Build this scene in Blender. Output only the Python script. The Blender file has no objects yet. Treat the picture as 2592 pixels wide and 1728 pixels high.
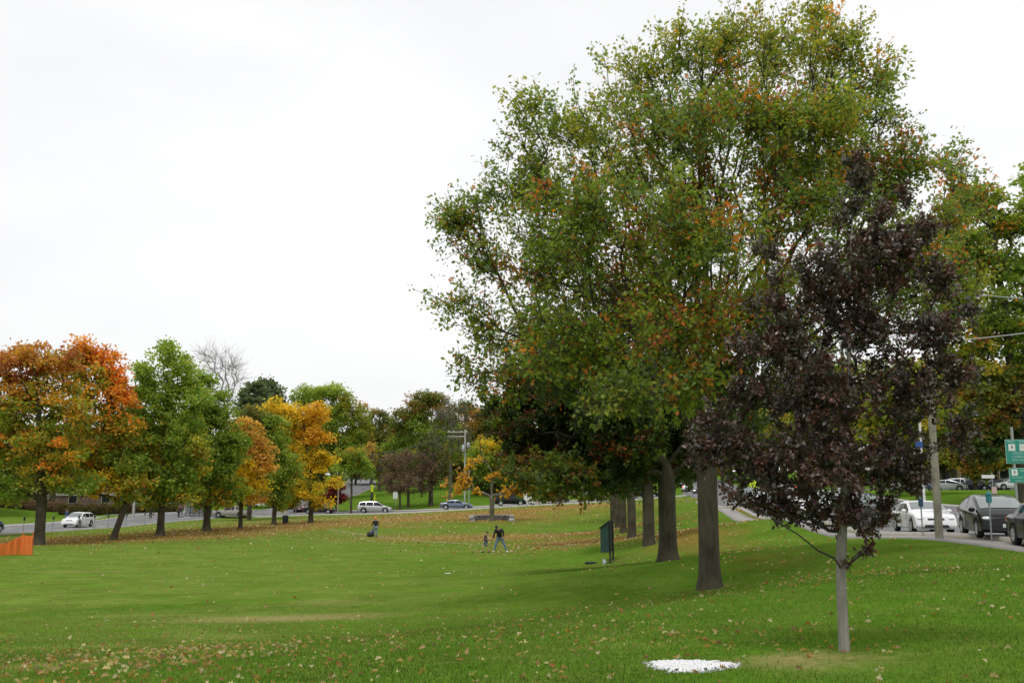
EXPO = 0.15
import bpy, math, random
import numpy as np
from mathutils import Vector, Matrix
random.seed(5)
RNG = np.random.default_rng(11)
F = 2543.0; CU, CV = 1296.0, 864.0; HZ = 1255.0
PITCH = math.atan((HZ - CV) / F)
EYE = 1.65
cp, sp = math.cos(PITCH), math.sin(PITCH)
col = bpy.context.scene.collection

def P(u, v, d):
    "world point seen in direction (u, v) of the survey photo at ground distance d"
    a = (u - CU) / F; b = (CV - v) / F
    y = cp - sp * b; z = sp + cp * b
    k = d / y
    return np.array([a * k, d, EYE + z * k])

def XU(u, d, z=-1.0):
    "x of a thing standing at distance d in the direction u"
    dep = d * cp + (z - EYE) * sp
    return (u - CU) / F * dep

# ------------------------------------------------------------------ naming
def tag(o, label=None, cat=None, group=None, kind=None):
    if label: o['label'] = label
    if cat: o['category'] = cat
    if group: o['group'] = group
    if kind: o['kind'] = kind
    return o

def thing(name, label, cat, loc=(0, 0, 0), rz=0.0, group=None):
    o = bpy.data.objects.new(name, None); col.objects.link(o)
    o.empty_display_size = 0.3
    o.location = loc; o.rotation_euler = (0, 0, rz)
    return tag(o, label, cat, group)

def link(name, me, mat=None, parent=None, loc=None):
    o = bpy.data.objects.new(name, me); col.objects.link(o)
    if mat is not None and len(me.materials) == 0: me.materials.append(mat)
    if parent is not None: o.parent = parent
    if loc is not None: o.location = loc
    return o

def copy_tree(o, parent=None):
    c = o.copy(); col.objects.link(c); c.parent = parent
    for ch in list(o.children): copy_tree(ch, c)
    return c

# ------------------------------------------------------------------ mesh helpers
def np_mesh(name, verts, faces_flat, face_sizes, color=None, smooth=False):
    me = bpy.data.meshes.new(name)
    verts = np.ascontiguousarray(verts, dtype=np.float32)
    faces_flat = np.ascontiguousarray(faces_flat, dtype=np.int32)
    face_sizes = np.ascontiguousarray(face_sizes, dtype=np.int32)
    me.vertices.add(len(verts)); me.vertices.foreach_set('co', verts.ravel())
    me.loops.add(len(faces_flat)); me.loops.foreach_set('vertex_index', faces_flat)
    me.polygons.add(len(face_sizes))
    st = np.zeros(len(face_sizes), np.int32); st[1:] = np.cumsum(face_sizes)[:-1]
    me.polygons.foreach_set('loop_start', st)
    me.update(calc_edges=True)
    me.validate()
    if smooth: me.polygons.foreach_set('use_smooth', np.ones(len(me.polygons), bool))
    if color is not None:
        at = me.attributes.new('leaf_color', 'FLOAT_COLOR', 'POINT')
        c4 = np.ones((len(verts), 4), np.float32); c4[:, :3] = color
        at.data.foreach_set('color', c4.ravel())
    return me

class MB:
    def __init__(s): s.v = []; s.f = []
    def add(s, vs, fs):
        n = len(s.v); s.v += [tuple(map(float, p)) for p in vs]; s.f += [tuple(i + n for i in f) for f in fs]
        return s
    def box(s, c, size, rz=0.0, taper=1.0, bev=0.0):
        hx, hy, hz = size[0] / 2, size[1] / 2, size[2] / 2
        b = min(bev, hx * .9, hy * .9)
        def ring(kx, z):
            x, y = hx * kx, hy * kx
            if b <= 0: return [(-x, -y, z), (x, -y, z), (x, y, z), (-x, y, z)]
            return [(-x + b, -y, z), (x - b, -y, z), (x, -y + b, z), (x, y - b, z), (x - b, y, z), (-x + b, y, z), (-x, y - b, z), (-x, -y + b, z)]
        pts = ring(1, -hz) + ring(taper, hz)
        n = len(pts) // 2
        cr, sr = math.cos(rz), math.sin(rz)
        pts = [(c[0] + x * cr - y * sr, c[1] + x * sr + y * cr, c[2] + z) for x, y, z in pts]
        fs = [tuple(range(n - 1, -1, -1)), tuple(range(n, 2 * n))]
        fs += [(i, (i + 1) % n, n + (i + 1) % n, n + i) for i in range(n)]
        return s.add(pts, fs)
    def tube(s, path, radii, n=8, cap=True):
        path = [Vector(p) for p in path]
        if isinstance(radii, (int, float)): radii = [radii] * len(path)
        rings = []
        for i, p in enumerate(path):
            t = (path[min(i + 1, len(path) - 1)] - path[max(i - 1, 0)])
            if t.length < 1e-9: t = Vector((0, 0, 1))
            t.normalize()
            a = t.cross(Vector((0, 1, 0))) if abs(t.y) < .9 else t.cross(Vector((1, 0, 0)))
            a.normalize(); b = t.cross(a)
            rings.append([p + (a * math.cos(k * math.tau / n) + b * math.sin(k * math.tau / n)) * radii[i] for k in range(n)])
        vs = [q for r in rings for q in r]; fs = []
        for i in range(len(path) - 1):
            for k in range(n):
                fs.append((i * n + k, i * n + (k + 1) % n, (i + 1) * n + (k + 1) % n, (i + 1) * n + k))
        if cap:
            fs.append(tuple(range(n - 1, -1, -1))); m = (len(path) - 1) * n; fs.append(tuple(range(m, m + n)))
        return s.add(vs, fs)
    def lathe(s, prof, c=(0, 0, 0), axis='z', n=16):
        vs = []; fs = []
        for r, h in prof:
            for k in range(n):
                a = k * math.tau / n
                x, y = r * math.cos(a), r * math.sin(a)
                q = (x, y, h) if axis == 'z' else ((x, h, y) if axis == 'y' else (h, x, y))
                vs.append((q[0] + c[0], q[1] + c[1], q[2] + c[2]))
        for i in range(len(prof) - 1):
            for k in range(n):
                fs.append((i * n + k, i * n + (k + 1) % n, (i + 1) * n + (k + 1) % n, (i + 1) * n + k))
        fs.append(tuple(range(n - 1, -1, -1))); m = (len(prof) - 1) * n; fs.append(tuple(range(m, m + n)))
        return s.add(vs, fs)
    def ball(s, c, r, nu=12, nv=8, rot=None):
        vs = []; fs = []
        rx, ry, rz_ = (r, r, r) if isinstance(r, (int, float)) else r
        for j in range(1, nv):
            t = math.pi * j / nv
            for i in range(nu):
                a = math.tau * i / nu
                vs.append(Vector((rx * math.sin(t) * math.cos(a), ry * math.sin(t) * math.sin(a), rz_ * math.cos(t))))
        vs.append(Vector((0, 0, rz_))); vs.append(Vector((0, 0, -rz_)))
        if rot is not None: vs = [rot @ q for q in vs]
        vs = [(q.x + c[0], q.y + c[1], q.z + c[2]) for q in vs]
        for j in range(nv - 2):
            for i in range(nu):
                fs.append((j * nu + i, (j + 1) * nu + i, (j + 1) * nu + (i + 1) % nu, j * nu + (i + 1) % nu))
        T = len(vs) - 2; B = T + 1
        for i in range(nu):
            fs.append((T, i, (i + 1) % nu)); m = (nv - 2) * nu
            fs.append((B, m + (i + 1) % nu, m + i))
        return s.add(vs, fs)
    def quad(s, a, b, c, d): return s.add([a, b, c, d], [(0, 1, 2, 3)])
    def mesh(s, name, smooth=False, angle=None):
        me = bpy.data.meshes.new(name); me.from_pydata(s.v, [], s.f); me.update()
        if smooth:
            me.polygons.foreach_set('use_smooth', [True] * len(me.polygons))
            me.set_sharp_from_angle(angle=math.radians(angle or 40))
        return me
    def build(s, name, mat, parent=None, smooth=False, angle=None, loc=None):
        return link(name, s.mesh(name, smooth, angle), mat, parent, loc)

# ------------------------------------------------------------------ materials
MATS = {}
def mat(name, color=(.5, .5, .5), rough=.6, metal=0.0, spec=None, emit=None, es=1.0, noise=None, coat=0.0, bump=None):
    if name in MATS: return MATS[name]
    m = bpy.data.materials.new(name); m.use_nodes = True
    nt = m.node_tree; b = nt.nodes['Principled BSDF']
    b.inputs['Base Color'].default_value = (*color, 1)
    b.inputs['Roughness'].default_value = rough; b.inputs['Metallic'].default_value = metal
    if spec is not None: b.inputs['Specular IOR Level'].default_value = spec
    if coat: b.inputs['Coat Weight'].default_value = coat; b.inputs['Coat Roughness'].default_value = .05
    if emit: b.inputs['Emission Color'].default_value = (*emit, 1); b.inputs['Emission Strength'].default_value = es
    if noise:
        sc, amt = noise
        tc = nt.nodes.new('ShaderNodeTexCoord'); n = nt.nodes.new('ShaderNodeTexNoise')
        n.inputs['Scale'].default_value = sc; n.inputs['Detail'].default_value = 6
        nt.links.new(tc.outputs['Object'], n.inputs['Vector'])
        mr = nt.nodes.new('ShaderNodeMapRange'); mr.inputs[1].default_value = .3; mr.inputs[2].default_value = .7
        mr.inputs[3].default_value = 1 - amt; mr.inputs[4].default_value = 1 + amt
        nt.links.new(n.outputs[0], mr.inputs[0])
        mx = nt.nodes.new('ShaderNodeVectorMath'); mx.operation = 'SCALE'; mx.inputs[0].default_value = color
        nt.links.new(mr.outputs[0], mx.inputs[3]); nt.links.new(mx.outputs[0], b.inputs['Base Color'])
    if bump:
        sc, st = bump
        tc = nt.nodes.new('ShaderNodeTexCoord'); n = nt.nodes.new('ShaderNodeTexNoise')
        n.inputs['Scale'].default_value = sc; n.inputs['Detail'].default_value = 5
        nt.links.new(tc.outputs['Object'], n.inputs['Vector'])
        bp = nt.nodes.new('ShaderNodeBump'); bp.inputs['Strength'].default_value = st; bp.inputs['Distance'].default_value = .05
        nt.links.new(n.outputs[0], bp.inputs['Height']); nt.links.new(bp.outputs[0], b.inputs['Normal'])
    MATS[name] = m
    return m

def leaf_mat(name, rough=.55, trans=.35, spec=.4):
    if name in MATS: return MATS[name]
    m = bpy.data.materials.new(name); m.use_nodes = True
    nt = m.node_tree; b = nt.nodes['Principled BSDF']; out = nt.nodes['Material Output']
    at = nt.nodes.new('ShaderNodeAttribute'); at.attribute_name = 'leaf_color'
    b.inputs['Roughness'].default_value = rough; b.inputs['Specular IOR Level'].default_value = spec
    nt.links.new(at.outputs['Color'], b.inputs['Base Color'])
    tr = nt.nodes.new('ShaderNodeBsdfTranslucent')
    g = nt.nodes.new('ShaderNodeVectorMath'); g.operation = 'MULTIPLY'; g.inputs[1].default_value = (1.5, 1.6, .9)
    nt.links.new(at.outputs['Color'], g.inputs[0]); nt.links.new(g.outputs[0], tr.inputs['Color'])
    mx = nt.nodes.new('ShaderNodeMixShader'); mx.inputs[0].default_value = trans
    nt.links.new(b.outputs[0], mx.inputs[1]); nt.links.new(tr.outputs[0], mx.inputs[2]); nt.links.new(mx.outputs[0], out.inputs[0])
    MATS[name] = m
    return m

def bark_mat(name, c1, c2, scale=3.0):
    if name in MATS: return MATS[name]
    m = bpy.data.materials.new(name); m.use_nodes = True
    nt = m.node_tree; b = nt.nodes['Principled BSDF']; b.inputs['Roughness'].default_value = .9
    b.inputs['Specular IOR Level'].default_value = .2
    tc = nt.nodes.new('ShaderNodeTexCoord'); mp = nt.nodes.new('ShaderNodeMapping')
    mp.inputs['Scale'].default_value = (scale * 5, scale * 5, scale * .7)
    nt.links.new(tc.outputs['Object'], mp.inputs[0])
    n = nt.nodes.new('ShaderNodeTexNoise'); n.inputs['Scale'].default_value = 1.0; n.inputs['Detail'].default_value = 8; n.inputs['Roughness'].default_value = .7
    nt.links.new(mp.outputs[0], n.inputs[0])
    n2 = nt.nodes.new('ShaderNodeTexNoise'); n2.inputs['Scale'].default_value = 1.3; nt.links.new(tc.outputs['Object'], n2.inputs[0])
    ad = nt.nodes.new('ShaderNodeMath'); ad.operation = 'MULTIPLY_ADD'; ad.inputs[1].default_value = .5
    nt.links.new(n2.outputs[0], ad.inputs[0]); 
    ml = nt.nodes.new('ShaderNodeMath'); ml.operation = 'MULTIPLY'; ml.inputs[1].default_value = .75
    nt.links.new(n.outputs[0], ml.inputs[0]); nt.links.new(ml.outputs[0], ad.inputs[2])
    cr = nt.nodes.new('ShaderNodeValToRGB'); cr.color_ramp.elements[0].position = .46; cr.color_ramp.elements[1].position = .72
    cr.color_ramp.elements[0].color = (*c1, 1); cr.color_ramp.elements[1].color = (*c2, 1)
    nt.links.new(ad.outputs[0], cr.inputs[0]); nt.links.new(cr.outputs[0], b.inputs['Base Color'])
    bp = nt.nodes.new('ShaderNodeBump'); bp.inputs['Strength'].default_value = 1.0; bp.inputs['Distance'].default_value = .07
    nt.links.new(n.outputs[0], bp.inputs['Height']); nt.links.new(bp.outputs[0], b.inputs['Normal'])
    MATS[name] = m
    return m
# ------------------------------------------------------------------ lie of the land
CPX = []
def cpt(u, v, d):
    p = P(u, v, d); CPX.append(tuple(p))
for u, v, d in [(0,1728,10.5),(1296,1728,9.6),(2592,1728,9.3),(2138,1648,11.5),(1797,1490,30),(1692,1420,43),(1643,1378,60),(1600,1363,75),
    (1578,1348,85),(1565,1338,98),(1555,1328,110),(2592,1500,17),(2300,1450,21.5),(1900,1400,36),(1850,1330,60),(1720,1300,95),
    (1000,1500,36),(600,1500,38),(200,1500,38),(1000,1400,66),(400,1420,58),(1300,1440,52),(1400,1550,28),(700,1620,22),(0,1600,24),
    (1540,1425,57),(1231,1398,67),(948,1358,94),(1245,1322,115),(1245,1345,100),(98,1378,78),(285,1365,84),(405,1355,88),(522,1343,95),(608,1337,100),
    (693,1328,108),(786,1322,115),(40,1405,61),(0,1352,92),(143,1346,100),(330,1334,118),(469,1320,136),(600,1312,150),
    (800,1303,150),(1000,1299,147),(1150,1291,147),(1300,1282,145),(1400,1277,146),(1560,1268,150),(1245,1302,130),(1000,1310,130),
    (0,1334,116),(100,1328,124),(280,1316,143),(100,1306,155),(300,1306,150),(200,1292,170),(300,1275,190),(450,1304,152),(585,1308,152),
    (1000,1293,157),(1155,1285,157),(1300,1275,157),(1450,1268,157),
    (775,1265,190),(870,1275,172),(900,1253,205),(885,1235,240),(930,1222,280),(1100,1268,170),(1100,1232,205),(1250,1232,205),(1400,1245,190),(805,1214,300),
    (2394,1286,70),(2500,1290,66),(2500,1246,130),(2450,1238,145),(1950,1312,66),(1820,1288,95),(1745,1274,118),(1765,1255,178),(1735,1264,135),
    (2050,1240,120),(2200,1240,120),(1900,1235,170),(1700,1240,200),(1780,1225,240)]: cpt(u, v, d)
CPX += [(0,0,0),(-10,0,-.2),(10,0,.0),(0,-15,.2),(-20,2,-.9),(20,0,.02),(15.7,31,.02),(15.7,41,.02),(17.2,20,0),(24,30,.0),(24,55,.15),(25,75,.5),
    (29,30,.1),(60,30,1.5),(60,70,1.7),(90,120,3),(-46,60,-2.1),(-60,70,-2.0),(-90,110,-1.5),(-46,30,-2.0),(-20,30,-1.95),
    (0,320,8),(-150,200,3),(-150,320,8),(150,200,6),(150,320,10),(40,260,5),(-100,0,-1),(120,0,2),(-90,170,1),(70,320,9),(-40,320,8)]
CPX = np.array(CPX)
def _phi(r2): return np.where(r2 > 1e-9, r2 * np.log(np.maximum(r2, 1e-9)) * .5, 0)
_S = 100.0
_c = CPX[:, :2] / _S; _n = len(_c)
_A = np.zeros((_n + 3, _n + 3))
_A[:_n, :_n] = _phi(((_c[:, None] - _c[None]) ** 2).sum(-1)) + np.eye(_n) * 2e-4
_A[:_n, _n] = 1; _A[:_n, _n + 1:] = _c; _A[_n, :_n] = 1; _A[_n + 1:, :_n] = _c.T
_w = np.linalg.solve(_A, np.concatenate([CPX[:, 2], [0, 0, 0]]))
def gzn(x, y):
    x = np.asarray(x, float); y = np.asarray(y, float); sh = x.shape
    q = np.stack([x.ravel(), y.ravel()], 1)
    qc = np.clip(q, [-190, -30], [190, 330]) / _S
    out = np.zeros(len(q))
    for i in range(0, len(q), 20000):
        s = qc[i:i + 20000]
        out[i:i + 20000] = _phi(((s[:, None] - _c[None]) ** 2).sum(-1)) @ _w[:_n] + _w[_n] + s @ _w[_n + 1:]
    r = np.hypot(q[:, 0], q[:, 1] - 80)
    t = np.clip((r - 230) / 150, 0, 1); t = t * t * (3 - 2 * t)
    return (out * (1 - t) + 9 * t).reshape(sh)
def gz(x, y): return float(gzn(np.array([x]), np.array([y]))[0])
def at(u, d, dz=0.0):
    "ground point in direction u at distance d"
    z = -1.0
    for _ in range(3):
        x = XU(u, d, z); z = gz(x, d)
    return Vector((x, d, z + dz))

def smooth_line(pts, step=1.0):
    pts = [np.array(p, float) for p in pts]; out = []
    for i in range(len(pts) - 1):
        p0 = pts[max(i - 1, 0)]; p1 = pts[i]; p2 = pts[i + 1]; p3 = pts[min(i + 2, len(pts) - 1)]
        n = max(2, int(np.linalg.norm(p2 - p1) / step))
        for k in range(n):
            t = k / n
            out.append(.5 * ((2 * p1) + (-p0 + p2) * t + (2 * p0 - 5 * p1 + 4 * p2 - p3) * t * t + (-p0 + 3 * p1 - 3 * p2 + p3) * t ** 3))
    out.append(pts[-1]); return np.array(out)
def dist_line(x, y, line):
    best = np.full(x.shape, 1e9)
    for a, b in zip(line[:-1], line[1:]):
        ab = b - a; L = (ab ** 2).sum()
        t = np.clip(((x - a[0]) * ab[0] + (y - a[1]) * ab[1]) / L, 0, 1)
        best = np.minimum(best, np.hypot(x - a[0] - t * ab[0], y - a[1] - t * ab[1]))
    return best

LEFT_ROAD = smooth_line([(-52, 20), (-51.6, 100), (-51.2, 136), (-49, 152), (-42, 166)], 2)
HILL_ROAD = smooth_line([(-38, 157), (-34.5, 178), (-35.5, 205), (-37, 240), (-42, 280), (-50, 320)], 2)
FAR_STREET = smooth_line([(-62, 161), (-45, 158), (-29, 154.8), (-17, 151.8), (0, 149.8), (15, 154.5), (30, 160)], 2)
RIGHT_ROAD = smooth_line([(23.3, -10), (23.3, 41), (24.4, 66), (27, 95), (30, 130), (36, 175), (44, 230), (52, 290)], 2)
SIDEWALK = smooth_line([(16.0, -10), (15.95, 31), (16.0, 41), (17.1, 66), (19.6, 95), (22.2, 120)], 1)
LOT = smooth_line([(30, 150), (44, 143), (60, 141), (90, 138)], 2)
ROADS = [(LEFT_ROAD, 6.2), (HILL_ROAD, 4.2), (FAR_STREET, 4.6), (RIGHT_ROAD, 6.1), (LOT, 5.0)]
WALKS = [(SIDEWALK, .8)]

def axis(fine0, fine1, step, lo, hi):
    a = list(np.arange(fine0, fine1 + .01, step)); s = step
    x = fine1
    while x < hi: s *= 1.25; x += s; a.append(x)
    x = fine0; s = step
    while x > lo: s *= 1.25; x -= s; a.insert(0, x)
    return np.array(a)
xs = axis(-110, 100, 1.0, -2500, 2500); ys = axis(-12, 300, 1.0, -400, 3500)
GX, GY = np.meshgrid(xs, ys)
GZ = gzn(GX, GY)
sink = np.zeros(GX.shape)
for ln, hw in ROADS: sink = np.maximum(sink, (dist_line(GX, GY, ln) < hw - .9) * .14)
for ln, hw in WALKS: sink = np.maximum(sink, (dist_line(GX, GY, ln) < hw - .2) * .05)
GZs = GZ - sink

# where leaves lie, where the turf is worn
TREE_XY = {}
for k, (u, d) in dict(a=(98,78), b=(285,84), c=(405,88), d=(522,95), e=(608,100), f=(693,108), g=(786,115)).items(): TREE_XY[k] = (XU(u, d), d)
def blob(x, y, cx, cy, sx, sy, rot=0.0):
    c, s = math.cos(rot), math.sin(rot); dx, dy = x - cx, y - cy
    return np.exp(-(((dx * c + dy * s) / sx) ** 2 + ((-dx * s + dy * c) / sy) ** 2))
def litter(x, y):
    L = np.zeros(np.shape(x))
    for k, (tx, ty) in TREE_XY.items():
        L = np.maximum(L, blob(x, y, tx + 2, ty + (8 if k in 'abc' else 2), 7, 9) * (.55 if k in 'ab' else .95))
    L = np.maximum(L, blob(x, y, XU(1245, 122), 124, 12, 12) * .9)
    L = np.maximum(L, blob(x, y, -20, 108, 16, 7) * .7)
    ln_ = np.array([(-38, 84), (-31, 90), (-27, 101), (-22, 114), (-12, 128), (8, 140)], float)
    L = np.maximum(L, np.exp(-(dist_line(x - 2, y + 1, ln_) / 7.0) ** 2) * 1.0)
    L = np.maximum(L, blob(x, y, -4, 130, 40, 20) * .62)
    L = np.maximum(L, blob(x, y, 0, 92, 18, 8) * .85)
    L = np.maximum(L, blob(x, y, 6, 78, 7, 9, .3) * .9)
    L = np.maximum(L, blob(x, y, 4, 68, 9, 4) * .6)
    L = np.maximum(L, blob(x, y, -14, 118, 16, 7) * .75)
    L = np.maximum(L, blob(x, y, -5, 134, 26, 8) * .9)
    L = np.maximum(L, blob(x, y, 10.5, 62, 3.5, 16) * .8)
    L = np.maximum(L, blob(x, y, 8.5, 34, 3.0, 4) * .45)
    L = np.maximum(L, blob(x, y, 14, 100, 4, 18) * .6)
    L = np.maximum(L, blob(x, y, -4.5, 10, 4.5, 5) * .30)
    q_ = dist_line(x, y, SIDEWALK + np.array([1.0, 0]))
    L = np.maximum(L, np.where(y < 118, np.exp(-(q_ / .7) ** 2) * .75, 0))
    return np.clip(L, 0, 1)
def worn(x, y):
    W = blob(x, y, XU(690, 27.5, -2), 29, 3.6, 1.2, .25) * 1.0
    W = np.maximum(W, blob(x, y, XU(560, 23, -2), 23.5, 1.8, 1.2, .3) * .5)
    W = np.maximum(W, blob(x, y, XU(450, 16, -1.5), 16.5, 2.0, .9, .2) * .5)
    W = np.maximum(W, blob(x, y, XU(60, 13, -1), 13, 1.2, 1.0) * .6)
    W = np.maximum(W, blob(x, y, XU(210, 50, -2), 50, 6, 1.4, .1) * .5)
    W = np.maximum(W, blob(x, y, -16, 60, 12, 5, .1) * .3)
    W = np.maximum(W, blob(x, y, XU(820, 33, -2), 33.5, 2.4, 1.2, -.3) * .55)
    W = np.maximum(W, blob(x, y, XU(350, 30, -2), 30, 4, 1.0, .1) * .45)
    W = np.maximum(W, blob(x, y, XU(950, 21, -2), 21, 2.5, .7, .1) * .4)
    W = np.maximum(W, blob(x, y, XU(250, 20, -2), 20, 2.5, 1.0, .2) * .5)
    W = np.maximum(W, blob(x, y, XU(2075, 10.7, 0), 10.75, .95, .75) * 1.1)
    for u, d in [(1797, 30), (1692, 43), (1643, 60), (1600, 75), (1540, 57)]:
        W = np.maximum(W, blob(x, y, XU(u, d) + .2, d + .1, .9, .9) * .7)
    return np.clip(W, 0, 1)

def dryness(x, y):
    D = .75 * np.clip((6 - x) / 14, 0, 1) * np.clip((y - 8) / 8, 0, 1) + .25
    D = np.maximum(D, blob(x, y, -10, 110, 40, 30) * .9)
    return np.clip(np.where(y > 150, .15, D), 0, 1)

def grid_mesh(name, X, Y, Z):
    ny, nx = X.shape
    v = np.stack([X.ravel(), Y.ravel(), Z.ravel()], 1)
    i = (np.arange(ny - 1)[:, None] * nx + np.arange(nx - 1)[None]).ravel()
    f = np.stack([i, i + 1, i + nx + 1, i + nx], 1).ravel()
    return np_mesh(name, v, f, np.full(len(i), 4), smooth=True)
me = grid_mesh('lawn', GX, GY, GZs)
for nm, fn in (('litter', litter), ('worn', worn), ('dry', dryness)):
    a_ = me.attributes.new(nm, 'FLOAT', 'POINT'); a_.data.foreach_set('value', fn(GX, GY).ravel().astype(np.float32))

def ground_mat():
    m = bpy.data.materials.new('turf'); m.use_nodes = True
    nt = m.node_tree; N = nt.nodes.new; L = nt.links.new
    b = nt.nodes['Principled BSDF']; b.inputs['Roughness'].default_value = .95; b.inputs['Specular IOR Level'].default_value = 0.0
    tc = N('ShaderNodeTexCoord')
    def noise(sc, det=6, sx=1, sy=1, rough=.6):
        mp = N('ShaderNodeMapping'); mp.inputs['Scale'].default_value = (sx, sy, 1); L(tc.outputs['Object'], mp.inputs[0])
        n = N('ShaderNodeTexNoise'); n.inputs['Scale'].default_value = sc; n.inputs['Detail'].default_value = det
        n.inputs['Roughness'].default_value = rough; L(mp.outputs[0], n.inputs[0]); return n.outputs[0]
    def ramp(src, stops):
        r = N('ShaderNodeValToRGB'); e = r.color_ramp.elements
        while len(e) < len(stops): e.new(.5)
        for i, (p_, c_) in enumerate(stops): e[i].position = p_; e[i].color = (*c_, 1) if len(c_) == 3 else c_
        L(src, r.inputs[0]); return r.outputs[0]
    def mix(f, a, c):
        n = N('ShaderNodeMix'); n.data_type = 'RGBA'
        if isinstance(f, float): n.inputs[0].default_value = f
        else: L(f, n.inputs[0])
        for k, s in ((6, a), (7, c)):
            if isinstance(s, tuple): n.inputs[k].default_value = (*s, 1)
            else: L(s, n.inputs[k])
        return n.outputs[2]
    def math_(op, a, c=None, d=None):
        n = N('ShaderNodeMath'); n.operation = op
        for k, s in enumerate((a, c, d)):
            if s is None: continue
            if isinstance(s, (int, float)): n.inputs[k].default_value = s
            else: L(s, n.inputs[k])
        return n.outputs[0]
    base = ramp(noise(.10, 5), [(.35, (.058, .150, .009)), (.5, (.076, .176, .012)), (.68, (.118, .195, .024))])
    fine = ramp(noise(9, 8, rough=.75), [(.25, (.040, .100, .007)), (.5, (.076, .168, .011)), (.75, (.145, .235, .028))])
    c = mix(.5, base, fine)
    mid = ramp(noise(.8, 6, rough=.65), [(.4, (.0, .0, .0)), (.75, (1, 1, 1))])
    c = mix(math_('MULTIPLY', mid, .6), c, (.135, .175, .038))
    ad_ = N('ShaderNodeAttribute'); ad_.attribute_name = 'dry'
    dm = math_('MULTIPLY', ad_.outputs['Fac'], ramp(math_('ADD', math_('MULTIPLY', noise(.22, 6, 1, 1.8), .6), math_('MULTIPLY', noise(1.6, 7, rough=.75), .4)), [(.36, (.15, .15, .15)), (.66, (1, 1, 1))]))
    c = mix(math_('MULTIPLY', dm, .72), c, ramp(noise(7, 7, rough=.8), [(.3, (.125, .175, .03)), (.7, (.22, .245, .065))]))
    pv = math_('ADD', math_('MULTIPLY', noise(.45, 7, rough=.75), .5), math_('MULTIPLY', noise(2.4, 7, .7, 1.6, rough=.8), .5))
    vm = N('ShaderNodeMapRange'); vm.inputs[1].default_value = .38; vm.inputs[2].default_value = .62; vm.inputs[3].default_value = .72; vm.inputs[4].default_value = 1.25; L(pv, vm.inputs[0])
    sc_ = N('ShaderNodeVectorMath'); sc_.operation = 'SCALE'; L(c, sc_.inputs[0]); L(vm.outputs[0], sc_.inputs[3]); c = sc_.outputs[0]
    cl_ = ramp(noise(.9, 8, rough=.8), [(.56, (0, 0, 0)), (.72, (.45, .45, .45))]); c = mix(cl_, c, (.20, .20, .06))
    al = N('ShaderNodeAttribute'); al.attribute_name = 'litter'
    aw = N('ShaderNodeAttribute'); aw.attribute_name = 'worn'
    n1 = noise(2.2, 8, rough=.8); n2 = noise(.35, 4)
    lm = math_('ADD', math_('ADD', al.outputs['Fac'], math_('MULTIPLY', math_('SUBTRACT', n1, .5), 1.3)), math_('MULTIPLY', math_('SUBTRACT', n2, .5), .8))
    lm = ramp(lm, [(.30, (0, 0, 0)), (.88, (.80, .80, .80))])
    lc = ramp(noise(5, 8, rough=.8), [(.3, (.15, .09, .025)), (.5, (.25, .145, .04)), (.7, (.38, .21, .075))])
    c = mix(lm, c, lc)
    n3 = noise(3, 8, rough=.8)
    wm = math_('ADD', aw.outputs['Fac'], math_('MULTIPLY', math_('SUBTRACT', n3, .5), 1.0))
    wm = ramp(wm, [(.25, (0, 0, 0)), (1.0, (.85, .85, .85))])
    c = mix(wm, c, ramp(noise(12, 6), [(.3, (.20, .16, .06)), (.7, (.40, .33, .15))]))
    L(c, b.inputs['Base Color'])
    bp = N('ShaderNodeBump'); bp.inputs['Strength'].default_value = .5; bp.inputs['Distance'].default_value = .04
    L(noise(22, 6, rough=.8), bp.inputs['Height']); L(bp.outputs[0], b.inputs['Normal'])
    return m
TURF = ground_mat()
tag(link('lawn', me, TURF), kind='structure')

asphalt = mat('asphalt', (.16, .16, .165), .9, noise=(.5, .18), bump=(30, .3))
concrete = mat('concrete', (.30, .285, .27), .9, noise=(1.2, .15), bump=(20, .2))
kerbm = mat('kerb_stone', (.46, .44, .40), .85, noise=(2, .12))
paint = mat('road_paint', (.72, .72, .70), .7, noise=(6, .12))
def strip_mesh(name, line, hw, dz, left=None, right=None, skirt=.2):
    t = np.gradient(line, axis=0); t /= np.linalg.norm(t, axis=1)[:, None]
    nrm = np.stack([-t[:, 1], t[:, 0]], 1)
    l = hw if left is None else left; r = -hw if right is None else right
    k = max(2, int(abs(l - r) / 1.5) + 1); offs = np.linspace(r, l, k)
    X = line[:, 0][:, None] + nrm[:, 0][:, None] * offs; Y = line[:, 1][:, None] + nrm[:, 1][:, None] * offs
    Z = gzn(X, Y) + dz
    if skirt:
        X = np.concatenate([X[:, :1], X, X[:, -1:]], 1); Y = np.concatenate([Y[:, :1], Y, Y[:, -1:]], 1)
        Z = np.concatenate([Z[:, :1] - skirt, Z, Z[:, -1:] - skirt], 1)
    me = grid_mesh(name, X[:, ::-1], Y[:, ::-1], Z[:, ::-1])
    return me
def S(name, me, m): return tag(link(name, me, m), kind='structure')
DZ = {'left_road': .030, 'far_street': .036, 'hill_road': .042, 'right_road': .048, 'parking_lot': .026}
S('left_road', strip_mesh('left_road', LEFT_ROAD, 6.2, .030), asphalt)
S('hill_road', strip_mesh('hill_road', HILL_ROAD, 4.2, .042), asphalt)
S('far_street', strip_mesh('far_street', FAR_STREET, 4.6, .036), asphalt)
S('right_road', strip_mesh('right_road', RIGHT_ROAD, 6.1, .048), asphalt)
S('parking_lot', strip_mesh('parking_lot', LOT, 5.0, .026), asphalt)
S('sidewalk', strip_mesh('sidewalk', SIDEWALK, .62, .035), concrete)
FARWALK = smooth_line([(-61, 40), (-60.6, 100), (-60.3, 134), (-61, 150)], 2)
S('far_sidewalk', strip_mesh('far_sidewalk', FARWALK, 1.3, .035), concrete)
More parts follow.
